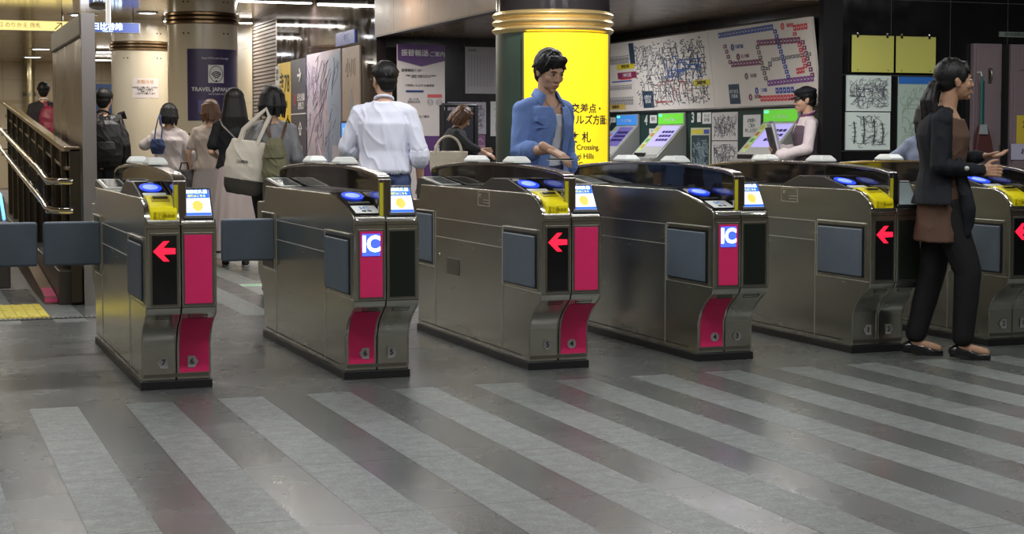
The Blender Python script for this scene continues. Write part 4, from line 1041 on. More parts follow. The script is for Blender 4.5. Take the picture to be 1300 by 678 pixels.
GREENL=mat('machine green lit',(.15,.6,.05),.35,emit=(.12,.55,.03),es=.55)
BLUEL=mat('machine blue lit',(.05,.25,.7),.35,emit=(.04,.22,.65),es=.5)
MGREY=mat('machine grey',(.42,.42,.40),.35,.2)
MLIGHT=mat('machine pale grey',(.60,.60,.57),.35,.1)
VIO=mat('machine screen',(.4,.35,.8),.2,emit=(.42,.38,.82),es=.75)
VIOD=mat('machine screen dim',(.12,.10,.3),.2,emit=(.13,.11,.32),es=.6)
def ticket_machine(y0,w,head,scr,label,lightstrip):
    """on the wall X=XW, facing -X; y0 is its near (right) side"""
    t=empty('ticket_machine',(XW-.02,y0,0),0,label,'ticket machine','ticket machines under the fare map')
    # side profile in (x,z): wall at 0, projects to -x
    prof=[(0,0),(0,1.47),(-.03,1.47),(-.03,1.335),(-.36,.985),(-.42,.965),(-.42,.90),(-.36,.86),(-.33,0)]
    bm=bmesh.new()
    A=[bm.verts.new((x,0,z)) for x,z in prof]; Bv=[bm.verts.new((x,w,z)) for x,z in prof]; n=len(prof)
    bm.faces.new(A); bm.faces.new(Bv[::-1])
    for i in range(n): bm.faces.new([A[i],Bv[i],Bv[(i+1)%n],A[(i+1)%n]])
    obj('cabinet',bm,MGREY,t,smooth=0,bevel=.006)
    obj('lit_header',B((-.036,.02,1.345),(-.03,w-.02,1.46)),head,t,smooth=0)
    lettering('きっぷ Tickets',.045,lambda a,b,c:(-.038-c,w/2-a,1.395+b),LW,t)
    obj('status_lamp',B((-.039,w-.12,1.43),(-.035,w-.04,1.453)),mat('status green',(.1,.8,.4),.3,emit=(.1,.9,.45),es=1.4),t,smooth=0)
    d=Vector((-.33,-.35)).normalized(); nn=Vector((-d.y,d.x))
    if nn.x>0: nn=-nn
    def Q(s,o): return (-.03+d.x*s+nn.x*o, 1.335+d.y*s+nn.y*o)
    def slab(y_0,y_1,s0,s1,o0,o1):
        bm=bmesh.new(); P=[Q(s0,o0),Q(s1,o0),Q(s1,o1),Q(s0,o1)]
        A=[bm.verts.new((x,y_0,z)) for x,z in P]; Bq=[bm.verts.new((x,y_1,z)) for x,z in P]
        bm.faces.new(A); bm.faces.new(Bq[::-1])
        for i in range(4): bm.faces.new([A[i],Bq[i],Bq[(i+1)%4],A[(i+1)%4]])
        return bm
    obj('face_plate',slab(.015,w-.015,.01,.455,.001,.008),MLIGHT,t,smooth=0)
    s=obj('touch_screen',slab(.05,w-.18,.03,.33,.008,.012),scr,t,smooth=0)
    bm=bmesh.new(); me=[]
    for r_ in range(3):
        for c in range(4):
            q=slab(.07+c*.075,.13+c*.075,.10+r_*.06,.135+r_*.06,.0122,.0135); m2=bpy.data.meshes.new('x'); q.to_mesh(m2); q.free(); bm.from_mesh(m2); bpy.data.meshes.remove(m2)
    obj('screen_buttons',bm,mat('screen button dark',(.03,.02,.12),.3),s,smooth=0)
    st=obj('guide_strip',slab(w-.15,w-.06,.03,.40,.008,.012),lightstrip,t,smooth=0)
    for k,c in enumerate(((.7,.6,.05),(.7,.2,.1),(.1,.5,.1),(.7,.45,.05))):
        obj('guide_mark',slab(w-.135,w-.075,.05+k*.085,.10+k*.085,.012,.014),mat('guide mark %d'%k,c,.4),st,smooth=0)
    # money tray
    bm=bmesh.new(); box(bm,(-.43,.02,.925),(-.30,w-.02,.975)); obj('coin_tray',bm,GREYP,t,smooth=0,bevel=.006)
    obj('ticket_outlet',B((-.34,.10,.985),(-.30,.28,1.02)),mat('outlet amber',(.6,.35,.06),.3,emit=(.8,.42,.05),es=.9),t,smooth=0,bevel=.003)
    obj('coin_slot',B((-.36,.32,.985),(-.30,w-.08,1.03)),BLACKP,t,smooth=0,bevel=.003)
    return t
ticket_machine(17.16,.60,BLUEL,VIOD,'ticket machine with blue lit header, farthest from the black corner',mat('strip blue',(.2,.35,.7),.4,emit=(.15,.3,.7),es=.4))
ticket_machine(15.96,.66,GREENL,VIO,'ticket machine with green lit header under the number 4 side of the map board',mat('strip pale green',(.5,.62,.3),.4,emit=(.3,.45,.1),es=.3))
ticket_machine(13.55,.68,GREENL,VIO,'ticket machine with green lit header, partly hidden by the capped attendant',mat('strip pale green',(.5,.62,.3),.4,emit=(.3,.45,.1),es=.3))
def wall_x_item(name,y0,y1,z0,z1,m_,label,cat,th=.006):
    t=empty(name,(XW-.02,y0,z0),0,label,cat)
    obj('sheet',B((-th,0,0),(-.0005,y1-y0,z1-z0)),m_,t,smooth=0)
    return t
def num(y,z,s,label):
    o=link_mesh('counter_number',text_mesh(s,.155,extrude=.003,bold=.003),LW)
    for v in o.data.vertices: v.co=Vector((-v.co.z,-v.co.x,v.co.y))
    o.data.materials.clear(); o.data.materials.append(LW)
    o.location=(XW-.026,y,z); tag(o,label,'number'); return o
num(18.02,1.385,'5','white number five, leftmost numeral on the green panel'); num(16.98,1.39,'4','white number four between the two left ticket machines'); num(15.80,1.405,'3','white number three above the dark fare list'); num(13.42,1.42,'2','white number two at the right end, behind the capped attendant')
def small_note(y0,y1,z0,z1,label,txt,size=.04,m_=PAPER,name='small_notice'):
    t=wall_x_item(name,y0,y1,z0,z1,m_,label,'notice')
    lettering(txt,size,lambda a,b,c:(-.0065-c,(y1-y0)/2-a,(z1-z0)/2+b),INK,t,line=1.1)
    return t
small_note(16.70,16.88,1.36,1.45,'small notice card beside the numeral 4','案内',.05)
small_note(16.74,16.90,1.24,1.30,'small pink-edged card below the numeral 4','←',.05)
small_note(16.68,16.92,1.10,1.20,'cream card right of the blue-header machine','カード',.05)
small_note(17.84,17.98,1.38,1.44,'small card beside the numeral 5','IC',.04)
small_note(17.84,18.0,1.20,1.28,'upper cream card below the numeral 5','ICカード',.03)
small_note(17.84,18.0,1.08,1.17,'lower cream card below the numeral 5','注意',.04)
small_note(15.62,15.70,1.36,1.46,'tiny white tag right of the numeral 3','i',.05)
small_note(15.38,15.58,1.34,1.46,'white card with a red mark right of the numeral 3','きっぷ\n売り場',.04)
small_note(14.33,14.68,1.20,1.42,'white text sheet on green panel left of the attendant','お客様へ\nご案内\n申し上げます',.045)
t=wall_x_item('fare_list_poster',15.40,15.85,.72,1.30,mat('cream sheet',(.60,.58,.42),.5),'dark fare list with a yellow header under the numeral 3','poster')
obj('dark_field',B((-.008,.02,.02),(-.006,.43,.50)),mat('dark teal list',(.03,.06,.075),.4),t,smooth=0)
squiggle_map(t,.43,.50,80,21,mat('list pale ink',(.25,.33,.36),.5),z=-.0085,r=.004,plane='x',step=.05,name='fare_entries')
obj('header_mark',B((-.008,.16,.515),(-.006,.43,.56)),mat('list yellow',(.7,.62,.05),.5),t,smooth=0); obj('blue_mark',B((-.008,.02,.515),(-.006,.14,.56)),RB,t,smooth=0)
t=wall_x_item('upper_route_sheet',14.80,15.36,1.165,1.455,mat('grey map sheet',(.70,.66,.64),.5),'upper of the two pale route sheets right of the fare list','poster')
squiggle_map(t,.56,.29,90,31,MAPINK,z=-.0065,r=.0022,plane='x',step=.04)
t=wall_x_item('lower_route_sheet',14.80,15.36,.86,1.155,mat('grey map sheet',(.70,.66,.64),.5),'lower of the two pale route sheets right of the fare list','poster')
squiggle_map(t,.56,.29,90,32,MAPINK,z=-.0065,r=.0022,plane='x',step=.04)
# ================================================================ BLACK FRONT WALL (faces -Y at YC)
NY=mat('notice yellow board',(.60,.58,.13),.45)
for i,(x0,x1,lab) in enumerate(((8.12,8.565,'left blank yellow notice board hung on two clips on the black wall'),(8.59,9.02,'right blank yellow notice board hung on two clips, above the walking woman'))):
    t=empty('yellow_notice_board',(x0,YC-.02,1.785),0,lab,'notice board','blank yellow notice boards')
    obj('board',B((0,-.008,0),(x1-x0,0,.335)),NY,t,bevel=.002)
    for x in (.055,x1-x0-.075):
        bm=bmesh.new(); box(bm,(x-.012,-.014,.315),(x+.012,.02,.345)); ell(bm,(x,-.012,.352),(.013,.013,.013),n=10,m=8); obj('clip',bm,CHROME,t)
    bm=bmesh.new()
    for x in (.06,x1-x0-.06): ell(bm,(x,-.009,.02),(.006,.003,.006),n=8,m=6)
    obj('pin',bm,INK,t)
WSH=mat('white map sheet',(.66,.74,.70),.5)
t=poster_y('district_map',8.075,8.55,1.43,1.755,WSH,'upper detailed city route map on the black wall left of the walking woman',Y=YC)
squiggle_map(t,.475,.325,110,41,MAPINK,z=-.0135,r=.002,step=.035)
t=poster_y('station_plan',8.07,8.545,1.075,1.42,WSH,'lower station plan sheet under the city route map on the black wall',Y=YC)
squiggle_map(t,.475,.345,36,42,MAPINK,z=-.0135,r=.002,step=.03)
bm=bmesh.new()
for x,h_ in ((.09,.20),(.19,.25),(.30,.22),(.39,.19)): 
    tube(bm,[(x,-.0135,.06),(x+.01,-.0135,.06+h_*.5),(x-.004,-.0135,.06+h_)],.006,5)
    for k in range(5): tube(bm,[(x-.02,-.0135,.08+k*h_/5),(x+.025,-.0135,.085+k*h_/5)],.003,4)
obj('plan_drawing',bm,mat('plan ink',(.06,.07,.08),.5),t)
t=poster_y('blue_header_map',8.63,9.05,1.08,1.75,mat('pale green sheet',(.42,.52,.47),.5),'pale map sheet with a blue header, half hidden by the walking woman',Y=YC)
obj('blue_header',B((0,-.015,.605),(.42,-.012,.67)),mat('header blue',(.03,.16,.55),.4),t,smooth=0)
squiggle_map(t,.42,.6,60,43,mat('sheet olive ink',(.25,.33,.22),.6),z=-.0135,r=.002,step=.04)
# service cabinets on the right
CABM=mat('mauve cabinet paint',(.22,.165,.185),.42,noise_amt=.05)
def cabinet(x0,x1,z1,label,handle,vent=False):
    t=empty('service_cabinet',(x0,YC-.06,0),0,label,'cabinet')
    w=x1-x0
    obj('frame',B((0,0,0),(w,.055,z1)),CABM,t,bevel=.004)
    dd=obj('door',B((.03,-.014,.03),(w-.03,0,z1-(.26 if vent else .04))),CABM,t,bevel=.004)
    bm=bmesh.new(); hx=handle; box(bm,(hx-.02,-.020,1.70),(hx+.02,-.014,1.84)); obj('handle_plate',bm,STEEL_D,dd,smooth=0)
    bm=bmesh.new(); tube(bm,[(hx,-.022,1.71),(hx,-.04,1.73),(hx,-.04,1.81),(hx,-.022,1.83)],.008,8); obj('handle',bm,STEEL_D,dd)
    for z in (.4,1.05,1.55): obj('hinge',T([(w-.025,-.012,z),(w-.025,-.012,z+.07)],.009,8),STEEL_D,t)
    if vent: obj('top_panel',B((.10,-.012,z1-.24),(w-.03,0,z1-.02)),CABM,t,bevel=.003)
    return t
cabinet(9.42,9.735,2.07,'narrow mauve wall cabinet with an oval handle, right of the walking woman',.17)
cabinet(9.84,10.65,2.07,'wide mauve wall cabinet at the right frame edge',.72,vent=True)
obj_=struct('trim_4',B((9.735,YC-.03,0),(9.84,YC,2.07)),mat('black slot',(.012,.012,.012),.4),smooth=0)
t=empty('number_plate',(9.74,YC,2.14),0,'small grey plate with tiny characters above the cabinets','plate')
obj('plate',B((0,-.01,0),(.40,0,.05)),mat('plate grey green',(.20,.24,.22),.4),t)
lettering('消火栓設備点検口',.036,on_y(.2,-.011,.025),INK,t)
for (x0,x1,z0,z1,lab,txt,mm) in ((9.90,10.28,1.13,1.40,'yellow paper sign with black lettering low on the right cabinet','忘れ物\n注意',mat('paper yellow',(.62,.47,.05),.5)),(9.84,10.3,.98,1.13,'white strip of paper below the yellow sign','お忘れ物',mat('paper lilac',(.5,.48,.62),.5)),(10.04,10.3,1.47,1.75,'upper yellow paper sign at the frame edge','禁\n煙',mat('paper yellow',(.62,.47,.05),.5))):
    t=empty('paper_sign',(x0,YC-.078,z0),0,lab,'sign'); obj('sheet',B((0,-.004,0),(x1-x0,0,z1-z0)),mm,t,smooth=0)
    lettering(txt,.085 if '\n' in txt else .06,on_y((x1-x0)/2,-.005,(z1-z0)/2),INK,t,bold=.001)
# dustpan brush hanging
t=empty('hanging_brush',(9.455,YC-.14,0),0,'green-handled dustpan broom hanging on the wall right of the womans head','broom')
obj('handle',T([(0,0,1.76),(0,0,1.30)],.012,10),mat('handle teal',(.02,.13,.12),.35),t)
obj('second_handle',T([(.035,.02,1.72),(.035,.02,1.30)],.010,10),mat('handle teal dark',(.015,.08,.08),.35),t)
bm=bmesh.new(); prism(bm,[(-.03,1.30),(.05,1.30),(.10,1.16),(.13,1.02),(-.07,1.04),(-.06,1.16)],-.03,.03,'y'); obj('dustpan',bm,mat('dustpan maroon',(.09,.03,.03),.4),t,bevel=.006)
bm=bmesh.new(); prism(bm,[(-.035,1.31),(.03,1.31),(.045,1.22),(-.05,1.22)],-.045,-.03,'y'); obj('brush_ferrule',bm,mat('ferrule grey',(.3,.32,.33),.4),t)
obj('hook',T([(0,0,1.76),(0,.02,1.80),(0,.078,1.80)],.006,8),WHITE,t)
# ================================================================ PEOPLE
SKIN = mat('skin', (.56,.34,.23), .5, noise_amt=.05, noise_scale=6, spec=.35)
SKIN2 = mat('skin deeper', (.42,.24,.15), .5, noise_amt=.05, noise_scale=6, spec=.35)
HAIRB = mat('black hair', (.007,.006,.006), .5, bump=.35, bscale=70, stretch=(1,1,.12), spec=.35)
HAIRBR = mat('brown hair', (.10,.045,.02), .38, bump=.6, bscale=90, stretch=(1,1,.12))
EYEW = mat('eye white', (.65,.62,.58), .3)
EYED = mat('eye dark', (.02,.012,.01), .2)
LIP = mat('lip', (.42,.16,.13), .45)
SHOEB = mat('black shoe leather', (.010,.010,.011), .16, spec=.7)
def V3(*a): return Vector(a)
def hand_bm(wrist, d, nrm, thumb, curl=.35, spread=1.0, k=1.0, curls=None):
    """d: towards the fingertips, nrm: palm normal (fingers curl towards it), thumb: side the thumb leaves from"""
    bm=bmesh.new(); w=Vector(wrist); d=Vector(d).normalized(); nrm=(Vector(nrm)-d*d.dot(Vector(nrm))).normalized(); t=d.cross(nrm)
    if t.dot(Vector(thumb))<0: t=-t
    P=lambda a,b,c: w+d*a*k+t*b*k+nrm*c*k
    cap(bm,P(-.05,0,0),P(.01,0,0),.026*k,.024*k)
    for b in (-.028,-.010,.010,.028): cap(bm,P(.012,b*.72,0),P(.082,b,0),.0145*k,.0125*k,10,3)
    cap(bm,P(.015,.022,.006),P(.05,.03,.006),.016*k,.012*k,10,3)
    lens=(.062,.078,.084,.074)
    for i,(b,L) in enumerate(zip((-.031,-.0105,.0105,.031),lens)):
        c=curl if curls is None else curls[i]
        ang=c*.6; p=P(.080,b,0); o=b*.25*spread
        for seg,(f,r0,r1) in enumerate(((.46,.0098,.0088),(.30,.0088,.0080),(.24,.0080,.0068))):
            q=p+(d*math.cos(ang)+nrm*math.sin(ang)+t*o)*L*f*k
            cap(bm,p,q,r0*k,r1*k,10,3); p=q; ang+=c
    p=P(.018,.026,.008); dirs=((d*.65+t*.70+nrm*.28),(d*.88+t*.38+nrm*.30),(d*.95+t*.10+nrm*.30))
    for dd,L,r0,r1 in zip(dirs,(.040,.032,.026),(.0135,.0108,.0098),(.0108,.0098,.0080)):
        q=p+dd.normalized()*L*k; cap(bm,p,q,r0*k,r1*k,10,3); p=q
    return bm
DEF = dict(pelvis=(0,0,.93),waist=(0,0,1.08),chest=(0,.008,1.27),neck=(0,-.012,1.435),head=(0,.018,1.585),
  shR=(.165,0,1.372),elR=(.215,-.02,1.10),wrR=(.225,.03,.86),shL=(-.165,0,1.372),elL=(-.215,-.02,1.10),wrL=(-.225,.03,.86),
  hiR=(.085,0,.88),knR=(.09,.015,.48),anR=(.09,-.02,.085),hiL=(-.085,0,.88),knL=(-.09,.015,.48),anL=(-.09,-.02,.085))
class Person:
    def __init__(s, pos, heading, h, label, J=None, look=(0,0,0), skin=SKIN, voxel=.008, fem=False, footdir=None, hands=None, face=True, z=0):
        s.root=empty('person',(pos[0],pos[1],z),heading,label,'person')
        s.k=h/1.7; s.fem=fem; s.skin=skin; s.voxel=voxel
        s.heading=heading; s.pos=Vector((pos[0],pos[1],z))
        J=J or {}
        D={}
        for n,v in DEF.items(): D[n]=Vector(v)
        if fem:
            for n in ('shR','shL'): D[n].x*=.90
            for n in ('elR','elL','wrR','wrL'): D[n].x*=.92
        for n,v in J.items():
            if len(v)==4: D[n]=s.w2l(v[:3])/s.k      # given as a place in the hall
            else: D[n]=Vector(v)
        s.J={n:v*s.k for n,v in D.items()}
        s.M=Matrix.Translation(s.J['head']) @ Matrix.Rotation(look[0],4,'Z') @ Matrix.Rotation(look[1],4,'X') @ Matrix.Rotation(look[2],4,'Y') @ Matrix.Scale(s.k*1.04,4)
        s.body(hands or {}, face, footdir or {})
    def w2l(s,p): return Matrix.Rotation(-s.heading,3,'Z') @ (Vector(p)-s.pos)
    def rings(s, spec, inf=0.0):
        """spec: (joint a, joint b, t, rx, ry); rings square to the spine"""
        out=[]
        sx=(s.J['shR']-s.J['shL']).normalized()
        for a,b,t,rx,ry in spec:
            A,Bq=s.J[a],s.J[b]; c=A.lerp(Bq,t); ax=(Bq-A).normalized()
            mixv = 1.0 if a in('chest','waist') else .3
            u=Vector((1,0,0)).lerp(sx,mixv); u=(u-ax*u.dot(ax)).normalized(); v=ax.cross(u)
            out.append((c,u*(rx+inf)*s.k,v*(ry+inf)*s.k))
        return out
    def torso_spec(s):
        f=s.fem
        return [('pelvis','waist',-.55,.10,.07),('pelvis','waist',-.3,.152 if not f else .16,.10),('pelvis','waist',.15,.155 if not f else .158,.108),('pelvis','waist',.7,.14 if not f else .128,.098),
                ('waist','chest',0,.135 if not f else .118,.093),('waist','chest',.5,.146 if not f else .130,.102),('waist','chest',1,.158 if not f else .140,.112 if not f else .118),
                ('chest','neck',.35,.155 if not f else .138,.105),('chest','neck',.62,.130,.088),('chest','neck',.85,.08,.066),('chest','neck',1,.058,.055)]
    def body(s, hands, face, footdir):
        k=s.k; J=s.J; bm=bmesh.new()
        loft(bm,s.rings(s.torso_spec()))
        aw=.86 if s.fem else 1
        for q in 'RL':
            c=J['chest'].lerp(J['neck'],.70)
            cap(bm,c.lerp(J['sh'+q],.15),J['sh'+q]+Vector((0,0,-.014*k)),.044*k,.038*k*aw)
            cap(bm,J['sh'+q]+Vector((0,0,-.022*k)),J['el'+q],.042*k*aw,.036*k*aw); cap(bm,J['el'+q],J['wr'+q],.039*k*aw,.025*k*aw)
            cap(bm,J['hi'+q],J['kn'+q],.083*k,.052*k); cap(bm,J['kn'+q].lerp(J['an'+q],.0),J['kn'+q].lerp(J['an'+q],.35),.053*k,.055*k); cap(bm,J['kn'+q].lerp(J['an'+q],.35),J['an'+q],.054*k,.034*k)
            fd=Vector(footdir.get(q,(0,1,-.25))).normalized()
            cap(bm,J['an'+q]+Vector((0,0,-.03*k)),J['an'+q]+fd*.13*k+Vector((0,0,-.035*k)),.032*k,.026*k)
        cap(bm,J['neck']-Vector((0,0,.03*k)),s.M@V3(0,-.02,-.05),.056*k,.050*k*(.92 if s.fem else 1))
        low=fuse(bm,s.voxel,5)
        hb=bmesh.new(); M=s.M
        def e(c,r): ell(hb,c,r,M,20,14)
        e((0,-.012,.026),(.073,.090,.086)); e((0,.020,-.018),(.062,.066,.084)); e((0,.028,-.062),(.046 if s.fem else .050,.052,.044)); e((0,.064,-.094),(.019,.017,.015))
        e((0,.073,.016),(.044,.013,.012)); e((.036,.052,-.030),(.023,.023,.024)); e((-.036,.052,-.030),(.023,.023,.024))
        cap(hb,M@V3(0,.082,.006),M@V3(0,.0965,-.028),.0070*k,.0098*k,10,4); e((.010,.089,-.033),(.0075,.009,.0065)); e((-.010,.089,-.033),(.0075,.009,.0065))
        e((0,.083,-.060),(.023,.009,.006)); e((0,.081,-.071),(.019,.009,.007))
        for sx in (1,-1):
            e((sx*.072,-.008,-.008),(.008,.019,.030)); e((sx*.078,-.016,.002),(.006,.014,.020))
        cap(hb,M@V3(0,-.02,-.04),J['neck'].lerp(M@V3(0,-.02,-.05),.35),.052*k,.050*k,16,4)
        head=fuse(hb,.0042*k,3)
        ms=[low,head]
        for q in 'RL':
            hd=hands.get(q,{})
            d=hd.get('d',(J['wr'+q]-J['el'+q])); sgn=1 if q=='R' else -1
            if hd.get('none'): continue
            hbm=hand_bm(J['wr'+q],d,hd.get('n',(-sgn,0,0)),hd.get('t',(0,1,0)),hd.get('curl',.3),k=k*(.9 if s.fem else 1),curls=hd.get('curls'))
            ms.append(fuse(hbm,.0036,2))
        me=join_meshes(ms,'body'); s.bodyo=link_mesh('body',me,s.skin,s.root)
        if face:
            bm=bmesh.new(); b2=bmesh.new(); b3=bmesh.new(); b4=bmesh.new()
            for sx in (1,-1):
                ell(bm,(sx*.030,.0735,-.001),(.0150,.0095,.0058),M); ell(b2,(sx*.029,.0820,-.001),(.0058,.0028,.0056),M)
                tube(b2,[M@V3(sx*a,y,z) for a,y,z in ((.014,.0820,.000),(.022,.0838,.0055),(.032,.0825,.0060),(.045,.0745,.001))],.0014*k,6)
                tube(b3,[M@V3(sx*a,y,z) for a,y,z in ((.012,.0885,.017),(.024,.0885,.0215),(.038,.0815,.020),(.048,.071,.014))],[.0022*k,.0034*k,.003*k,.0012*k],6)
            ell(b4,(0,.0895,-.0605),(.021,.0052,.0042),M); ell(b4,(0,.0880,-.0705),(.017,.0052,.0048),M)
            obj('eyes',bm,EYEW,s.root); obj('irises',b2,EYED,s.root); obj('eyebrows',b3,HAIRB,s.root); obj('lips',b4,LIP,s.root)
    # ---- clothes
    def garment(s,name,bm,m,amp=.006,scale=7,stretch=(1,1,.6),voxel=None,smooth=4,cut=None,label=None):
        me=fuse(bm,voxel or s.voxel,smooth,.5,amp,scale,stretch)
        if cut:
            b=bmesh.new(); b.from_mesh(me); dead=[f for f in b.faces if cut(f.calc_center_median())]
            bmesh.ops.delete(b,geom=dead,context='FACES'); b.to_mesh(me); b.free()
            for p in me.polygons: p.use_smooth=True
        o=link_mesh(name,me,m,s.root)
        if cut:
            so=o.modifiers.new('thick','SOLIDIFY'); so.thickness=.004; so.offset=-1
        if label: o['label']=label
        return o
    def top(s,name,m,inf=.014,hem=-.45,sleeve=1.0,loose=.0,sl_inf=.012,cuff=None,collar=None,amp=.006,cut=None,hem_flare=.0,neck_open=.85,scale=7,extra=None,sl=None):
        k=s.k;J=s.J; bm=bmesh.new()
        spec=[x for x in s.torso_spec()]
        f=s.fem
        low=[('pelvis','waist',hem,(.165 if f else .160)+hem_flare,.112+hem_flare),('pelvis','waist',min(-.1,hem*.5),(.165 if f else .160)+hem_flare*.5,.112+hem_flare*.5)]
        body=[x for x in spec[2:] if x[2]<=neck_open or x[0]!='chest']
        body=[(a,b,t,rx+loose*(.6 if a=='waist' or (a=='pelvis') else -.1),ry+loose*(.6 if a!='chest' else .1)) for a,b,t,rx,ry in body]
        loft(bm,s.rings(low+body,inf),36)
        aw=.86 if f else 1
        for q in 'RL':
            c=J['chest'].lerp(J['neck'],.74); i=sl_inf*k
            L=sleeve if sl is None else sl[q]
            S0=J['sh'+q]+Vector((0,0,-.008*k-i*.75))
            cap(bm,c.lerp(J['sh'+q],.12),S0,.050*k+inf*.35*k,.047*k*aw+i*.75)
            u=min(1,L*2); e=J['sh'+q].lerp(J['el'+q],u)
            cap(bm,S0+Vector((0,0,-.02*k)),e,.047*k*aw+i*.9,(.047-.010*u)*k*aw+i*1.1)
            if L>.5:
                u=(L-.5)*2; e=J['el'+q].lerp(J['wr'+q],u); cap(bm,J['el'+q],e,.038*k*aw+i*1.15,(.038-.013*u)*k*aw+i)
        if extra: extra(bm)
        o=s.garment(name,bm,m,amp,scale,cut=cut)
        if cuff:
            for q in 'RL':
                L=sleeve if sl is None else sl[q]
                a,b=(J['el'+q],J['wr'+q]) if L>.5 else (J['sh'+q],J['el'+q]); u=(L-.5)*2 if L>.5 else L*2
                p=a.lerp(b,u); d=(b-a).normalized(); r=((.038-.013*u) if L>.5 else (.050-.012*u))*k*aw+sl_inf*1.9*k
                bm2=bmesh.new(); cap(bm2,p-d*.012*k,p+d*.022*k,r,r*.97,18,3)
                s.garment('cuff',bm2,m,.004,20,voxel=.005,smooth=2)
        if collar:
            n=J['neck']; bm2=bmesh.new(); pts=[]
            for i_ in range(17):
                a=math.pi/2+.35+(2*math.pi-.7)*i_/16
                pts.append(n+Vector((.062*k*math.cos(a),.060*k*math.sin(a)+.006,.014*k-.022*k*math.sin(a))))
            tube(bm2,pts,.0115*k,8); o2=s.garment('collar',bm2,collar if collar is not True else m,.001,20,voxel=.005,smooth=2)
        return o
    def trousers(s,name,m,inf=.014,to=.97,amp=.005,flare=0.0):
        k=s.k;J=s.J;bm=bmesh.new()
        loft(bm,s.rings([('pelvis','waist',-.45,.13,.10),('pelvis','waist',-.3,.155,.108),('pelvis','waist',.15,.160,.112),('pelvis','waist',.62,.146,.104)],inf*.8),30)
        for q in 'RL':
            cap(bm,J['hi'+q],J['kn'+q],.086*k+inf*k,.056*k+inf*k); e=J['kn'+q].lerp(J['an'+q],to); cap(bm,J['kn'+q],e,.056*k+inf*k,(.040+flare)*k+inf*k,14,3)
        return s.garment(name,bm,m,amp,8,(1,1,.5))
    def skirt(s,name,m,z1,r1,pleats=0,z0=None,amp=.006):
        k=s.k;J=s.J;bm=bmesh.new(); p=J['pelvis']; z0=(z0 or 1.05)*k; n=72; R=[]
        for i in range(14):
            f=i/13; z=z0+(z1*k-z0)*f; rx=(.130+(r1-.130)*min(1,f*1.1)**.7)*k+.01; ry=rx*(.78+.1*f)
            cx_=J['waist'].lerp(p,min(1,f*2)); 
            ring=[]
            for j in range(n):
                a=2*math.pi*j/n; w=1+pleats*f*math.sin(a*14+math.sin(a*3)*1.5)*.5
                ring.append(bm.verts.new((cx_.x+rx*w*math.cos(a),cx_.y+ry*w*math.sin(a),z)))
            R.append(ring)
        for i in range(13):
            for j in range(n): bm.faces.new([R[i][j],R[i][(j+1)%n],R[i+1][(j+1)%n],R[i+1][j]])
        bm.faces.new(R[0][::-1]); bm.faces.new(R[-1])
        return obj(name,bm,m,s.root,smooth=60)
    def shoes(s,m=SHOEB,dirs=None,flat=True,sole=None):
        k=s.k; J=s.J
        for q in 'RL':
            d=Vector((dirs or {}).get(q,(0,1,0))).normalized(); a=J['an'+q]; side=d.cross(Vector((0,0,1))).normalized(); up=side.cross(d)
            bm=bmesh.new(); h=.085*k
            c=a-up*h*.62
            cap(bm,c-d*.035*k-up*.005*k,c+d*.05*k-up*.008*k,.037*k,.034*k,14,4); cap(bm,c+d*.05*k-up*.010*k,c+d*.145*k-up*.016*k,.037*k,.024*k,14,4); cap(bm,c+d*.09*k-up*.015*k+side*.012*k,c+d*.13*k-up*.016*k+side*.008*k,.026*k,.022*k,12,3)
            me=fuse(bm,.006,3)
            lowest=c-up*.036*k
            for v in me.vertices:
                t=(v.co-lowest).dot(up)
                if t<0: v.co-=up*t
            sh=link_mesh('shoe',me,m,s.root)
            b2=bmesh.new(); prof=[]
            for i in range(20):
                an=2*math.pi*i/20; ll=.095+.03*math.cos(an); prof.append(lowest+d*(.055+.115*math.cos(an))*k+side*(.038 if math.cos(an)>-.3 else .034)*math.sin(an)*k)
            vv=[[b2.verts.new(p+up*o) for p in prof] for o in (-.004,.008)]
            b2.faces.new(vv[0][::-1]); b2.faces.new(vv[1])
            for i in range(20): b2.faces.new([vv[0][i],vv[0][(i+1)%20],vv[1][(i+1)%20],vv[1][i]])
            obj('sole',b2,sole or SHOEB,sh)
    def hair(s,style,m=HAIRB,seed=1,voxel=.0055):
        M=s.M; bm=bmesh.new(); rn=random.Random(seed); k=s.k
        def e(c,r): ell(bm,c,r,M,20,14)
        def lock(a,b,r0,r1): cap(bm,M@Vector(a),M@Vector(b),r0*k,r1*k,8,3)
        big=style in('bob','long')
        e((0,-.022,.036),(.092 if big else .086,.102 if big else .097,.092 if big else .090))
        if style in('short','messy'):
            e((0,-.050,-.012),(.072,.060,.062)); e((0,-.056,-.045),(.058,.044,.050))
            for sx in (1,-1): e((sx*.066,.000,.018),(.016,.040,.036)); lock((sx*.074,.020,.02),(sx*.073,.022,-.022),.008,.004)
            n=150 if style=='messy' else 90
            for i in range(n):
                a=rn.uniform(0,2*math.pi); el=rn.uniform(-.15,1.3)
                p=V3(.080*math.cos(a)*math.cos(el),-.018+.092*math.sin(a)*math.cos(el),.036+.086*math.sin(el))
                if math.sin(a)>.35 and el<.35: continue
                L=.040 if style=='messy' else .026
                q=p+V3(p.x*.12,(p.y+.02)*.10,-.75*L)+V3(rn.gauss(0,.006),rn.gauss(0,.006),0)
                lock(p,q,.010,.003)
            nf=26 if style=='messy' else 16
            for i in range(nf):
                x=-.062+.124*i/(nf-1); L=(rn.uniform(.018,.052) if style=='messy' else rn.uniform(.018,.034))
                lock((x*.75,.048,.092),(x*.9,.070-abs(x)*.2,.080),.011,.010)
                lock((x*.9,.070-abs(x)*.2,.080),(x*1.06+(.016 if style=='messy' else .004)+rn.gauss(0,.004),.084-abs(x)*.42,.078-L),.0095,.003)
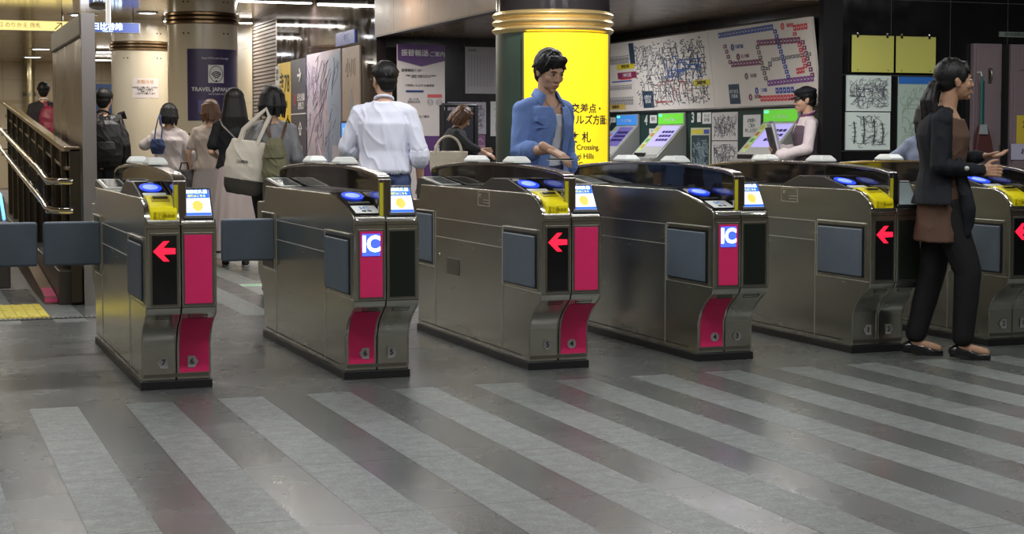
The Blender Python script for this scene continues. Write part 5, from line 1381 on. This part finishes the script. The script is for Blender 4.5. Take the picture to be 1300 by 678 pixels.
        if style=='bob':
            e((0,-.044,-.030),(.094,.078,.092))
            for sx in (1,-1): e((sx*.074,.000,-.024),(.024,.050,.084))
            for i in range(60):
                a=rn.uniform(math.pi*.93,math.pi*2.07); lock((.086*math.cos(a),-.02+.092*math.sin(a),.05),(.098*math.cos(a)+rn.gauss(0,.004),-.03+.096*math.sin(a),-.05),.012,.012); lock((.098*math.cos(a),-.03+.096*math.sin(a),-.05),(.090*math.cos(a)+rn.gauss(0,.006),-.03+.090*math.sin(a),-.130+rn.gauss(0,.014)),.012,.003)
            for i in range(14):
                x=-.06+.12*i/13; lock((x*.8,.058,.088),(x*1.1,.084-abs(x)*.3,.035),.011,.004)
        if style=='long':
            e((0,-.048,-.030),(.092,.076,.10))
            for sx in (1,-1): e((sx*.068,.000,-.030),(.020,.045,.095))
            for i in range(100):
                a=rn.uniform(math.pi*.95,math.pi*2.05); zz=rn.uniform(-.36,-.26)
                lock((.084*math.cos(a),-.02+.090*math.sin(a),.02),(.108*math.cos(a),-.050+.080*math.sin(a),-.15),.014,.014)
                lock((.108*math.cos(a),-.050+.080*math.sin(a),-.15),(.118*math.cos(a)+rn.gauss(0,.014),-.060+.06*math.sin(a),zz),.014,.003)
        if style=='ponytail':
            e((0,-.050,-.005),(.070,.058,.060))
            for sx in (1,-1): e((sx*.066,.000,.022),(.016,.046,.040))
            for i in range(60):
                a=rn.uniform(0,2*math.pi); el=rn.uniform(.1,1.35); p=V3(.082*math.cos(a)*math.cos(el),-.018+.094*math.sin(a)*math.cos(el),.036+.088*math.sin(el))
                lock(p,p.lerp(V3(0,-.10,-.005),.4)+p.normalized()*.010,.010,.007)
            for i in range(12):
                x=-.055+.11*i/11; lock((x*.8,.050,.095),(x*1.25,.078-abs(x)*.35,.040),.010,.004)
            for sx in (1,-1): lock((sx*.07,.035,.04),(sx*.071,.030,-.03),.006,.002)
            lock((0,-.10,-.005),(0,-.125,-.02),.024,.03)
            for i in range(34):
                ox,oy=rn.gauss(0,.016),rn.gauss(0,.014)
                p=V3(ox*.5,-.115+oy*.5,-.01); q=V3(ox*1.2,-.148+oy,-.10); r=V3(ox*1.5,-.135+oy*1.4,-.20); t=V3(ox*.9+rn.gauss(0,.01),-.105+oy,-.28+rn.gauss(0,.025))
                lock(p,q,.014,.015); lock(q,r,.015,.013); lock(r,t,.013,.004)
        if style=='fringe_cap':
            e((0,-.050,-.020),(.072,.058,.055))
        me=fuse(bm,voxel*k,2,.4,.0015,60,(1,1,.2)); return link_mesh('hair',me,m,s.root)
def W(x,y,z): return (x,y,z,1)
A=math.radians
def denim(name,c): return mat(name,c,.75,noise_amt=.25,noise_scale=14,bump=.25,bscale=160)
def cloth(name,c,r=.8,b=.15): return mat(name,c,r,noise_amt=.08,noise_scale=10,bump=b,bscale=140,spec=.25)
def strap(name,pts,w,th,m,parent):
    pts=[Vector(p) for p in pts]; bm=bmesh.new(); R=[]
    for i,p in enumerate(pts):
        d=(pts[min(i+1,len(pts)-1)]-pts[max(i-1,0)]).normalized(); 
        u=d.cross(Vector((0,1,0))); u=u.normalized() if u.length>.2 else d.cross(Vector((1,0,0))).normalized(); v=d.cross(u)
        R.append([bm.verts.new(p+u*a*w/2+v*b*th/2) for a,b in ((-1,-1),(1,-1),(1,1),(-1,1))])
    for i in range(len(R)-1):
        for q in range(4): bm.faces.new([R[i][q],R[i][(q+1)%4],R[i+1][(q+1)%4],R[i+1][q]])
    bm.faces.new(R[0][::-1]); bm.faces.new(R[-1]); return obj(name,bm,m,parent,smooth=60)

# ---- man in the light blue open shirt
p=Person((3.55,8.98),A(196),1.69,'young man in an open blue shirt and white vest touching a card to the gate',voxel=.007,
  J=dict(pelvis=(0,-.02,.93),waist=(.005,-.01,1.08),chest=(.0,.01,1.27),neck=(0,.02,1.43),head=(0,.065,1.575),
    shR=(.162,.01,1.362),elR=(.215,.055,1.10),wrR=W(3.44,8.60,1.105),shL=(-.162,-.01,1.365),elL=(-.215,-.05,1.11),wrL=(-.21,.0,.88),
    knR=(.09,.10,.49),anR=(.09,.12,.09),knL=(-.09,-.03,.49),anL=(-.09,-.20,.12)),
  look=(A(-4),A(-20),0),hands={'R':dict(d=(-.45,.75,-.42),n=(-.1,-.3,-1),t=(-1,.1,0),curl=.42),'L':dict(curl=.3)})
TANK=cloth('white ribbed vest',(.66,.68,.74)); BSH=denim('chambray blue',(.15,.25,.56))
def tank_extra(bm): pass
p.top('vest',TANK,inf=.006,hem=-.35,sleeve=.02,sl_inf=-.004,amp=.004,neck_open=.45)
def cutblue(c):
    k=p.k; z=c.z/k; x=c.x/k; y=c.y/k
    if y<.02: return False
    w=.028+max(0,(1.32-z))*.085+max(0,(z-1.30))*.22
    return abs(x+.012)<w and z<1.46
p.top('blue_shirt',BSH,inf=.020,hem=-.62,sleeve=.66,loose=.020,sl_inf=.015,cuff=True,amp=.009,cut=cutblue,hem_flare=.03,neck_open=.82,scale=8)
k=p.k
bm=bmesh.new()
for sx in (1,-1):
    n=p.J['neck']
    vv=[n+Vector((sx*a*k,b*k,c*k)) for a,b,c in ((.012,-.062,.045),(.058,-.03,.042),(.066,.03,.028),(.045,.066,.000),(.085,.078,-.070),(.100,.045,-.035),(.095,-.02,.000),(.04,-.078,.015))]
    a=[bm.verts.new(v) for v in vv]; b=[bm.verts.new(v+Vector((0,.0,.006))) for v in vv]
    bm.faces.new([a[0],a[1],a[6],a[7]]); bm.faces.new([a[1],a[2],a[5],a[6]]); bm.faces.new([a[2],a[3],a[4],a[5]])
o=obj('shirt_collar',bm,BSH,p.root,smooth=60); so=o.modifiers.new('t','SOLIDIFY'); so.thickness=.008
cx_=p.J['chest']
bm=bmesh.new(); box(bm,(.075*k,.128*k,1.235*k),(.150*k,.140*k,1.245*k)); prism(bm,[(.072*k,1.300*k),(.152*k,1.300*k),(.152*k,1.275*k),(.112*k,1.255*k),(.072*k,1.275*k)],.100*k,.142*k,'y'); obj('pocket_flap',bm,BSH,p.root,smooth=0,bevel=.003)
p.trousers('trousers',denim('dark jeans',(.03,.04,.09))); p.shoes(SHOEB,{'R':(0,1,0),'L':(0,.9,-.3)}); p.hair('messy',seed=4)
bm=bmesh.new(); tube(bm,[p.J['neck']+Vector((.05*k*math.cos(a),.064*k+.02*k*abs(math.sin(a)),-.02*k-.055*k*math.sin(a))) for a in [math.pi*i/10 for i in range(11)]],.0022,6); obj('necklace',bm,STEEL_D,p.root)
t=empty('travel_card_case',(3.44,8.44,1.052),A(20),'dark travel card case in the hand of the man in blue','card case')
obj('case',B((-.040,-.065,-.004),(.040,.065,.006)),BLACKP,t,bevel=.004); obj('edge',B((-.042,-.067,-.0055),(.042,.067,-.003)),WHITE,t)

# ---- man in the white shirt, seen from behind
p=Person((3.16,11.02),A(-20),1.70,'man in a white shirt and glasses seen from behind, walking away through the gates',voxel=.007,
  J=dict(shR=(.178,0,1.368),shL=(-.178,0,1.368),elL=(-.265,.03,1.11),wrL=(-.20,.22,1.02),elR=(.245,-.03,1.10),wrR=(.250,.04,.86),knL=(-.09,.08,.49),anL=(-.09,.02,.09)),
  look=(A(28),A(-3),0),hands={'L':dict(n=(1,0,0),curl=.5),'R':dict(curl=.35)})
WSHIRT=cloth('white shirt cotton',(.70,.71,.81),.75)
p.top('white_shirt',WSHIRT,inf=.020,hem=.22,sleeve=.60,loose=.032,sl_inf=.020,cuff=True,collar=True,amp=.011,scale=9,neck_open=1.0)
BELT=mat('brown belt',(.16,.06,.025),.4)
k=p.k; bm=bmesh.new(); pts=[(.182*k*math.cos(a),.133*k*math.sin(a)) for a in [2*math.pi*i/40 for i in range(40)]]
prism(bm,pts,.945*k,.985*k,'z'); obj('belt',bm,BELT,p.root)
p.trousers('jeans',denim('mid blue jeans',(.045,.065,.16)),inf=.018); p.shoes(); p.hair('short',seed=2)
bm=bmesh.new(); 
for sx in (1,-1):
    tube(bm,[p.M@V3(sx*.030+.020*math.cos(a),.094,-.002+.014*math.sin(a)) for a in [2*math.pi*i/16 for i in range(17)]],.0016,6); tube(bm,[p.M@V3(sx*.050,.092,.004),p.M@V3(sx*.075,.06,.006),p.M@V3(sx*.078,-.01,.004)],.0018,6)
obj('glasses',bm,STEEL_D,p.root)

# ---- walking woman on the right
hd=A(-122)
p=Person((5.19,7.335),hd,1.58,'woman in black cardigan, brown tunic and black trousers walking past the rightmost gates',skin=SKIN2,voxel=.007,fem=True,
  J=dict(pelvis=(0,-.01,.94),waist=(0,-.005,1.08),chest=(0,.0,1.27),neck=(0,.005,1.43),head=(0,.055,1.585),
    shR=(.155,-.02,1.375),elR=(.20,-.035,1.10),wrR=(.165,.20,1.075),shL=(-.155,.0,1.375),elL=(-.19,.0,1.12),wrL=(-.10,.22,1.155),
    hiR=(.08,0,.88),knR=(.085,.135,.50),anR=(.08,.11,.10),hiL=(-.08,0,.88),knL=(-.075,-.05,.50),anL=(-.07,-.145,.10)),
  look=(A(15),A(3),0),hands={'R':dict(d=(-.05,1,.0),n=(-1,0,-.1),t=(0,0,1),curl=.75),'L':dict(d=(.1,1,.05),n=(.2,0,1),t=(1,0,0),curl=.30)},
  footdir={'R':(0,1,-.18),'L':(0,1,-.2)})
BRTUN=cloth('brown tunic crepe',(.115,.066,.045)); BLKC=cloth('black cardigan knit',(.012,.013,.017)); BLKT=cloth('black trousers',(.012,.012,.013),.7,.05)
p.top('brown_tunic',BRTUN,inf=.014,hem=-1.95,sleeve=.35,loose=.02,sl_inf=.004,amp=.006,hem_flare=.022,neck_open=.62,scale=12)
def cutw(c):
    k=p.k; z=c.z/k; x=c.x/k; y=c.y/k
    if z<.78: return True
    if y<.01: return False
    w=.07+max(0,(1.38-z))*.30
    return abs(x)<min(w,.145 if z<1.3 else .12) and z<1.40 and y>(.0 if z>1.2 else -.02)
k=p.k; J=p.J; bm=bmesh.new()
spec=[('pelvis','waist',-.9,.215,.150),('pelvis','waist',-.3,.200,.140)]+[(a,b,t,rx+.016,ry+.014) for a,b,t,rx,ry in p.torso_spec()[2:] if not(a=='chest' and t>.86)]
loft(bm,p.rings(spec,.026),40)
for q in 'RL': cap(bm,J['chest'].lerp(J['neck'],.78),J['sh'+q]+Vector((0,0,-.022*k)),.062*k,.060*k)
p.garment('black_cardigan',bm,BLKC,.008,9,cut=lambda c:(c.y/k>.030+max(0,.02-abs(c.x/k)*.1) and c.z/k<1.42) or c.z/k<.885 or (abs(c.x/k)<.07 and c.y/k>-.01))
for q in 'RL':
    bm=bmesh.new(); S0=J['sh'+q]+Vector((0,0,-.022*k)); cap(bm,S0,J['el'+q],.060*k,.050*k); cap(bm,J['el'+q],J['el'+q].lerp(J['wr'+q],.93),.051*k,.036*k)
    p.garment('cardigan_sleeve',bm,BLKC,.009,10)
bm=bmesh.new(); cap(bm,(.13*k,.07*k,1.12*k),(.15*k,.13*k,.86*k),.028,.040,10,3); cap(bm,(.15*k,.13*k,.86*k),(.14*k,.12*k,.72*k),.04,.022,10,3); me=fuse(bm,.007,3,.5,.008,9); link_mesh('cardigan_front_flap',me,BLKC,p.root)
p.trousers('trousers',BLKT,inf=.022,to=.93,amp=.004); p.shoes(SHOEB,{'R':(0,1,-.12),'L':(.0,1,-.10)}); p.hair('ponytail',seed=3)
bm=bmesh.new(); d=(p.J['wrR']-p.J['elR']).normalized(); q=p.J['elR'].lerp(p.J['wrR'],.62); cap(bm,q+V3(.036,0,.004),q+V3(.042,.0,.006),.013,.011,12,3); obj('watch',bm,WHITE,p.root)
tube_b=bmesh.new(); tube(tube_b,[p.J['neck']+Vector((.060*k*math.cos(a),.030*k+.03*k*abs(math.sin(a)),-.01*k-.035*k*math.sin(a))) for a in [math.pi*i/10 for i in range(11)]],.0025,6); obj('necklace',tube_b,mat('gold chain',(.6,.42,.15),.3,1),p.root)

# ---- capped attendant with folders
p=Person((7.79,13.12),A(72),1.65,'station attendant in a dark cap and violet scarf holding folders by a ticket machine',voxel=.009,fem=True,
  J=dict(head=(0,.03,1.58),elL=(-.19,.04,1.12),wrL=(-.13,.27,1.06),elR=(.19,.02,1.12),wrR=(.10,.24,1.10)),look=(A(0),A(-6),0),
  hands={'L':dict(n=(.5,0,1),t=(1,0,0),curl=.6),'R':dict(n=(-.6,0,1),t=(-1,0,0),curl=.6)})
UNI=cloth('attendant shirt',(.70,.61,.62)); VEST=cloth('grey violet vest',(.13,.09,.12))
p.top('blouse',UNI,inf=.012,hem=.1,sleeve=.96,sl_inf=.020,amp=.008,collar=True,cuff=True)
def cutv(c):
    z=c.z/p.k; x=c.x/p.k; y=c.y/p.k
    return (y>.02 and abs(x)<max(0,(z-1.16))*.30) or (abs(x)>.165 and z>1.10)
p.top('vest',VEST,inf=.022,hem=-.3,sleeve=.01,sl_inf=-.006,amp=.005,cut=cutv,neck_open=.6)
p.trousers('slacks',cloth('slate slacks',(.06,.065,.08))); p.shoes(); p.hair('fringe_cap',seed=5)
bm=bmesh.new(); k=p.k
ell(bm,(0,.085,1.375),(.035,.022,.030),Matrix.Scale(k,4)); ell(bm,(.03,.098,1.33),(.024,.014,.050),Matrix.Scale(k,4)); ell(bm,(-.03,.098,1.33),(.024,.014,.050),Matrix.Scale(k,4)); tube(bm,[p.J['neck']+Vector((.064*k*math.cos(a),.062*k*math.sin(a)+.004,.012*k-.02*k*math.sin(a))) for a in [2*math.pi*i/20 for i in range(20)]],.013,8)
me=fuse(bm,.006,2,.5,.004,30); link_mesh('scarf',me,mat('violet scarf',(.20,.06,.16),.6,noise_amt=.7,noise_scale=60),p.root)
CAPM=cloth('navy cap felt',(.018,.018,.024))
bm=bmesh.new(); M=p.M
ell(bm,(0,-.015,.075),(.098,.108,.040),M); ell(bm,(0,-.015,.055),(.088,.098,.034),M)
me=fuse(bm,.005,2); c=link_mesh('cap',me,CAPM,p.root)
bm=bmesh.new(); pr=[]
for i in range(13):
    a=math.pi*(.12+.76*i/12); pr.append((math.cos(a)*.088,-.015+math.sin(a)*.098,math.cos(a)*.084,-.015+.04+math.sin(a)*.125))
R0=[bm.verts.new(M@V3(x,y,.038)) for x,y,_,_ in pr]; R1_=[bm.verts.new(M@V3(x2,y2,.020)) for _,_,x2,y2 in pr]
for i in range(12): bm.faces.new([R0[i],R0[i+1],R1_[i+1],R1_[i]])
o=obj('cap_visor',bm,BLACKP,c,smooth=60); so=o.modifiers.new('t','SOLIDIFY'); so.thickness=.005
fo=p.root.matrix_world
rotm=Matrix.Rotation(A(72),3,'Z'); 
def at_person(P,loc): return P.pos+Matrix.Rotation(P.heading,3,'Z')@Vector(loc)
q=at_person(p,(.02,.25,1.04))
t=empty('folder_stack',q,A(72),'dark folder and papers held against the attendant','folders'); t.rotation_euler=(A(-14),0,A(72))
obj('dark_folder',B((-.11,.035,0),(.11,.055,.26)),mat('folder dark',(.035,.034,.038),.35),t,bevel=.004)
obj('ring_plate',B((-.02,.055,.10),(.02,.060,.17)),STEEL_D,t,bevel=.003)
obj('papers',B((-.10,.012,.01),(.10,.032,.29)),mat('papers lilac',(.50,.47,.52),.6),t,bevel=.002)
obj('clear_file',B((-.105,-.004,.0),(.105,.010,.31)),mat('clear file',(.32,.32,.35),.2),t,bevel=.002)

# ---- woman with tote
p=Person((2.60,12.1),A(-26),1.56,'black-haired woman in a grey blouse carrying a cream tote, walking away behind the second gate',voxel=.009,fem=True,
  J=dict(elL=(-.22,.02,1.12),wrL=(-.19,.20,1.05),elR=(.20,-.01,1.12),wrR=(.17,.16,.98),knL=(-.09,.13,.50),anL=(-.09,.15,.10),knR=(.09,-.06,.48),anR=(.09,-.26,.14)),look=(A(12),A(-5),0),face=False,
  footdir={'R':(0,1,-.5)})
p.top('grey_blouse',cloth('grey satin',(.20,.20,.21),.5),inf=.018,hem=-.3,sleeve=.85,loose=.03,sl_inf=.022,amp=.012,scale=9)
p.trousers('trousers',cloth('black slacks',(.014,.014,.016))); p.shoes(SHOEB,{'R':(0,.8,-.6)}); p.hair('bob',seed=6)
q=at_person(p,(-.20,-.12,.0))
CANV=cloth('cream canvas',(.66,.60,.50),.8,.3)
t=empty('tote_bag',(q.x,q.y,.76),A(-26),'cream canvas tote with a dark base hanging from the grey-bloused womans shoulder','tote bag')
t.rotation_euler=(0,A(8),A(-26))
bm=bmesh.new(); loft(bm,[((0,0,.10),(.15,0,0),(0,.070,0)),((0,0,.20),(.17,0,0),(0,.080,0)),((0,0,.32),(.155,0,0),(0,.06,0)),((0,0,.40),(.13,0,0),(0,.035,0))],30); me=fuse(bm,.007,3,.5,.012,7); link_mesh('bag_body',me,CANV,t)
bm=bmesh.new(); loft(bm,[((0,0,.0),(.125,0,0),(0,.060,0)),((0,0,.05),(.150,0,0),(0,.072,0)),((0,0,.115),(.156,0,0),(0,.075,0))],30); me=fuse(bm,.007,3,.5,.006,7); link_mesh('bag_base',me,cloth('dark tote base',(.05,.045,.035)),t)
for y in (-.035,.035): strap('handle',[(-.07,y,.38),(-.05,y*.9,.48),(.05,y*.6,.60),(.10,y*.3,.655),(.13,y*.4,.60),(.10,y*.9,.48),(.07,y,.38)],.026,.006,CANV,t)
lettering('LOISIR',.030,lambda a,b,c:(-.01+a,-.080-c,.245+b),INK,t,extrude=.002)
q=at_person(p,(.07,-.20,0))
OLV=cloth('olive canvas',(.16,.15,.085),.7,.4)
t=empty('olive_backpack',(q.x,q.y,.83),A(-26),'olive green drawstring bag on the back of the grey-bloused woman','backpack'); t.scale=(.72,.85,.90)
bm=bmesh.new(); loft(bm,[((0,0,.0),(.11,0,0),(0,.05,0)),((0,0,.08),(.14,0,0),(0,.075,0)),((0,0,.20),(.13,0,0),(0,.07,0)),((0,0,.32),(.10,0,0),(0,.055,0)),((0,0,.37),(.07,0,0),(0,.04,0))],28); me=fuse(bm,.007,3,.5,.014,10); b_=link_mesh('bag_body',me,OLV,t)
bm=bmesh.new(); loft(bm,[((0,-.03,.22),(.105,0,0),(0,.055,0)),((0,-.02,.33),(.10,0,0),(0,.055,0)),((0,.0,.385),(.07,0,0),(0,.035,0))],24); me=fuse(bm,.007,3,.5,.008,10); link_mesh('flap',me,OLV,t)
strap('shoulder_strap',[(.05,.03,.34),(.08,.10,.48),(.09,.17,.56),(.09,.24,.50)],.03,.008,mat('strap brown',(.10,.05,.025),.5),t)
strap('shoulder_strap',[(-.05,.03,.34),(-.09,.08,.47),(-.08,.17,.565),(-.08,.24,.50)],.03,.008,mat('strap brown',(.10,.05,.025),.5),t)

# ---- woman in black top and long skirt
p=Person((2.88,15.05),A(-14),1.635,'long-haired woman in a black top and long pale skirt walking away',voxel=.010,fem=True,
  J=dict(elL=(-.22,-.02,1.10),wrL=(-.16,.16,1.04),elR=(.20,0,1.10),knL=(-.09,.08,.49),anL=(-.10,.10,.09),knR=(.09,-.02,.48),anR=(.10,-.10,.10)),look=(A(8),0,0),face=False,
  hands={'L':dict(n=(1,0,0),curl=.4)})
p.top('black_top',cloth('black jersey',(.012,.012,.014)),inf=.014,hem=.15,sleeve=.38,loose=.02,sl_inf=.024,amp=.008)
p.skirt('long_skirt',cloth('pale grey pleats',(.36,.30,.29)),.16,.27,pleats=.10,z0=1.06)
p.shoes(SHOEB,sole=WHITE); p.hair('long',seed=8)
q=at_person(p,(0,0,0))
t=empty('crossbody_bag',(q.x,q.y,0),A(-14),'small dark crossbody bag with a thin strap worn by the long-haired woman','crossbody bag')
strap('strap',[(-.13,-.03,1.36),(-.10,-.115,1.30),(0,-.145,1.20),(.12,-.125,1.08),(.19,-.02,.98)],.014,.005,mat('strap grey',(.15,.13,.12),.5),t)
obj('pouch',B((.18,-.10,.80),(.23,.10,.98)),BLACKP,t,bevel=.02)

# ---- brown-haired person in front of her
p=Person((3.00,17.0),A(-18),1.575,'brown-haired person in a pale dress mostly hidden by the long-haired woman',voxel=.012,fem=True,
  J=dict(elL=(-.24,0,1.12),wrL=(-.26,.10,.92)),look=(A(25),A(-12),0),face=False)
p.top('beige_top',cloth('beige knit',(.46,.38,.33)),inf=.018,hem=-.1,sleeve=.35,loose=.03,sl_inf=.02,amp=.01)
p.skirt('pale_dress',cloth('grey beige dress',(.34,.30,.28)),.45,.22,pleats=.05,z0=1.08)
p.shoes(); p.hair('bob',HAIRBR,seed=9)
q=at_person(p,(-.27,.02,.0)); t=empty('dark_handbag',(q.x,q.y,.62),A(-18),'dark patterned handbag carried low by the brown-haired person','handbag')
bm=bmesh.new(); loft(bm,[((0,0,0),(.10,0,0),(0,.05,0)),((0,0,.10),(.13,0,0),(0,.06,0)),((0,0,.24),(.10,0,0),(0,.045,0))],24); me=fuse(bm,.008,3,.5,.008,12); link_mesh('bag_body',me,mat('dark patterned',(.05,.045,.045),.5,noise_amt=.8,noise_scale=40),t)
strap('handle',[(-.05,0,.22),(-.03,0,.31),(.03,0,.31),(.05,0,.22)],.016,.008,BLACKP,t)

# ---- woman in pale grey with blue bag
p=Person((2.72,17.9),A(-16),1.555,'black-bobbed woman in a pale grey loose top with a small navy shoulder bag',voxel=.010,fem=True,
  J=dict(shL=(-.16,0,1.36),elL=(-.29,.02,1.22),wrL=(-.20,.14,1.30),elR=(.25,-.02,1.12),wrR=(.26,.06,.96)),look=(A(-4),A(-8),0),face=False)
p.top('pale_poncho_top',cloth('pale grey knit',(.52,.46,.45)),inf=.024,hem=-.9,sleeve=.80,loose=.05,sl_inf=.035,amp=.012,hem_flare=.04)
p.trousers('trousers',cloth('grey slacks',(.18,.17,.17))); p.shoes(); p.hair('bob',seed=12)
q=at_person(p,(-.10,-.215,.0)); t=empty('navy_shoulder_bag',(q.x,q.y,1.02),A(-16),'small navy bag hanging on the back of the pale grey woman','shoulder bag')
bm=bmesh.new(); loft(bm,[((0,0,0),(.06,0,0),(0,.03,0)),((0,0,.08),(.085,0,0),(0,.045,0)),((0,0,.16),(.06,0,0),(0,.03,0))],20); me=fuse(bm,.007,2,.5,.008,16); link_mesh('bag_body',me,cloth('navy canvas',(.035,.05,.12)),t)
strap('strap',[(-.03,0,.15),(-.02,.02,.26),(.00,.05,.36),(.01,.12,.42)],.014,.006,cloth('navy canvas',(.035,.05,.12)),t); strap('strap',[(.04,0,.15),(.05,.02,.26),(.03,.06,.36),(.02,.12,.42)],.014,.006,cloth('navy canvas',(.035,.05,.12)),t)

# ---- man in black jacket with backpack
p=Person((2.04,18.0),A(-30),1.715,'man in a black jacket with a black backpack beside the steel partition',voxel=.010,
  J=dict(elL=(-.24,-.03,1.10),wrL=(-.24,.08,.86),elR=(.24,-.02,1.1)),look=(A(8),A(-6),0),face=False,hands={'L':dict(curl=.7)})
p.top('black_jacket',mat('black leather jacket',(.014,.013,.014),.38,bump=.3,bscale=30),inf=.028,hem=-.35,sleeve=.93,loose=.02,sl_inf=.024,amp=.016,scale=9,collar=True)
p.trousers('trousers',cloth('black slacks',(.014,.014,.016))); p.shoes(); p.hair('short',seed=13)
def backpack(q,rz,m,label,w=.17,h=.44,name='backpack'):
    t=empty(name,q,rz,label,'backpack')
    bm=bmesh.new(); loft(bm,[((0,0,0),(w*.85,0,0),(0,.07,0)),((0,-.01,.06),(w,0,0),(0,.10,0)),((0,-.01,h*.6),(w*.98,0,0),(0,.10,0)),((0,0,h*.9),(w*.8,0,0),(0,.075,0)),((0,0,h),(w*.5,0,0),(0,.04,0))],28); me=fuse(bm,.008,3,.5,.008,8); link_mesh('bag_body',me,m,t)
    bm=bmesh.new(); loft(bm,[((0,-.085,.05),(w*.65,0,0),(0,.035,0)),((0,-.09,h*.30),(w*.72,0,0),(0,.04,0)),((0,-.085,h*.48),(w*.6,0,0),(0,.03,0))],24); me=fuse(bm,.008,3,.5,.004,8); link_mesh('pocket',me,m,t)
    bm=bmesh.new(); tube(bm,[(-.03,.02,h-.01),(-.02,.03,h+.035),(.02,.03,h+.035),(.03,.02,h-.01)],.008,6); obj('grab_loop',bm,BLACKP,t)
    for sx in (1,-1): strap('shoulder_strap',[(sx*.06,.06,h-.04),(sx*.10,.12,h+.06),(sx*.11,.20,h+.09),(sx*.11,.30,h+.02)],.05,.012,m,t)
    return t
q=at_person(p,(.13,-.22,.94)); backpack(q,A(-22),mat('black nylon',(.012,.012,.013),.45,bump=.3,bscale=40),'black nylon backpack slung on the man in the black jacket')
# ---- suited man far away on the landing
p=Person((1.93,24.45),A(-10),1.70,'man in a dark suit with a red patterned backpack on the raised landing',z=.30,voxel=.014,face=False)
p.top('suit_jacket',cloth('dark suit wool',(.03,.028,.035)),inf=.028,hem=-.7,sleeve=.95,loose=.02,sl_inf=.022,amp=.008,collar=WHITE)
p.trousers('suit_trousers',cloth('dark suit wool',(.03,.028,.035))); p.shoes(); p.hair('short',seed=14,voxel=.008)
q=at_person(p,(.12,-.21,.92)); backpack(q,A(-10),mat('red patterned nylon',(.22,.02,.05),.5,noise_amt=.9,noise_scale=25),'red patterned backpack worn by the man in the dark suit')
# ---- woman with the white handbag
p=Person((5.50,16.55),A(-105),1.60,'woman in a dark top looking down beside the pale route map, arm reaching right',voxel=.010,fem=True,
  J=dict(chest=(0,.03,1.25),neck=(0,.06,1.39),head=(0,.12,1.50),shR=(.15,.04,1.34),shL=(-.15,.06,1.34),elR=(.19,.18,1.17),wrR=(.12,.36,1.10),elL=(-.19,.12,1.12),wrL=(-.10,.34,1.12)),look=(A(8),A(-38),0),
  hands={'R':dict(d=(0,1,-.45),n=(-.5,0,-1),t=(-1,0,0),curl=.3)})
p.top('dark_top',cloth('charcoal knit',(.035,.035,.04)),inf=.016,hem=-.2,sleeve=.75,loose=.02,sl_inf=.014,amp=.008)
p.skirt('dark_skirt',cloth('dark skirt wool',(.03,.028,.03)),.35,.22,z0=1.06); p.shoes(); p.hair('bob',HAIRBR,seed=15)
q=at_person(p,(.30,-.06,.78)); t=empty('white_handbag',q,A(-105)+math.pi/2,'large off-white handbag with tall handles on the dark-topped womans arm','handbag')
WBAG=cloth('off white leather',(.60,.54,.44),.5)
bm=bmesh.new(); loft(bm,[((0,0,0),(.16,0,0),(0,.06,0)),((0,0,.05),(.185,0,0),(0,.075,0)),((0,0,.20),(.20,0,0),(0,.07,0)),((0,0,.27),(.205,0,0),(0,.05,0))],30); me=fuse(bm,.008,3,.5,.008,9); link_mesh('bag_body',me,WBAG,t)
for y in (-.04,.04): 
    bm=bmesh.new(); tube(bm,[(.14*math.cos(a)*(1 if math.sin(a)<.9 else 1),y,.24+.19*math.sin(a)) for a in [math.pi*i/14 for i in range(15)]],.011,8); obj('handle',bm,WBAG,t)
# ---- person hidden behind the walking woman
p=Person((6.47,9.33),A(-25),1.42,'person in a pale grey-blue shirt mostly hidden behind the walking woman',voxel=.011,fem=True,face=True,J=dict(elL=(-.32,.04,1.20),wrL=(-.16,.22,1.18)))
p.top('grey_blue_shirt',cloth('grey blue cotton',(.22,.25,.33)),inf=.02,hem=-.3,sleeve=.9,loose=.03,sl_inf=.02,amp=.012)
p.trousers('trousers',cloth('grey slacks',(.18,.17,.17))); p.shoes(); p.hair('bob',seed=17)
bpy.data.scenes.remove(BENCH)
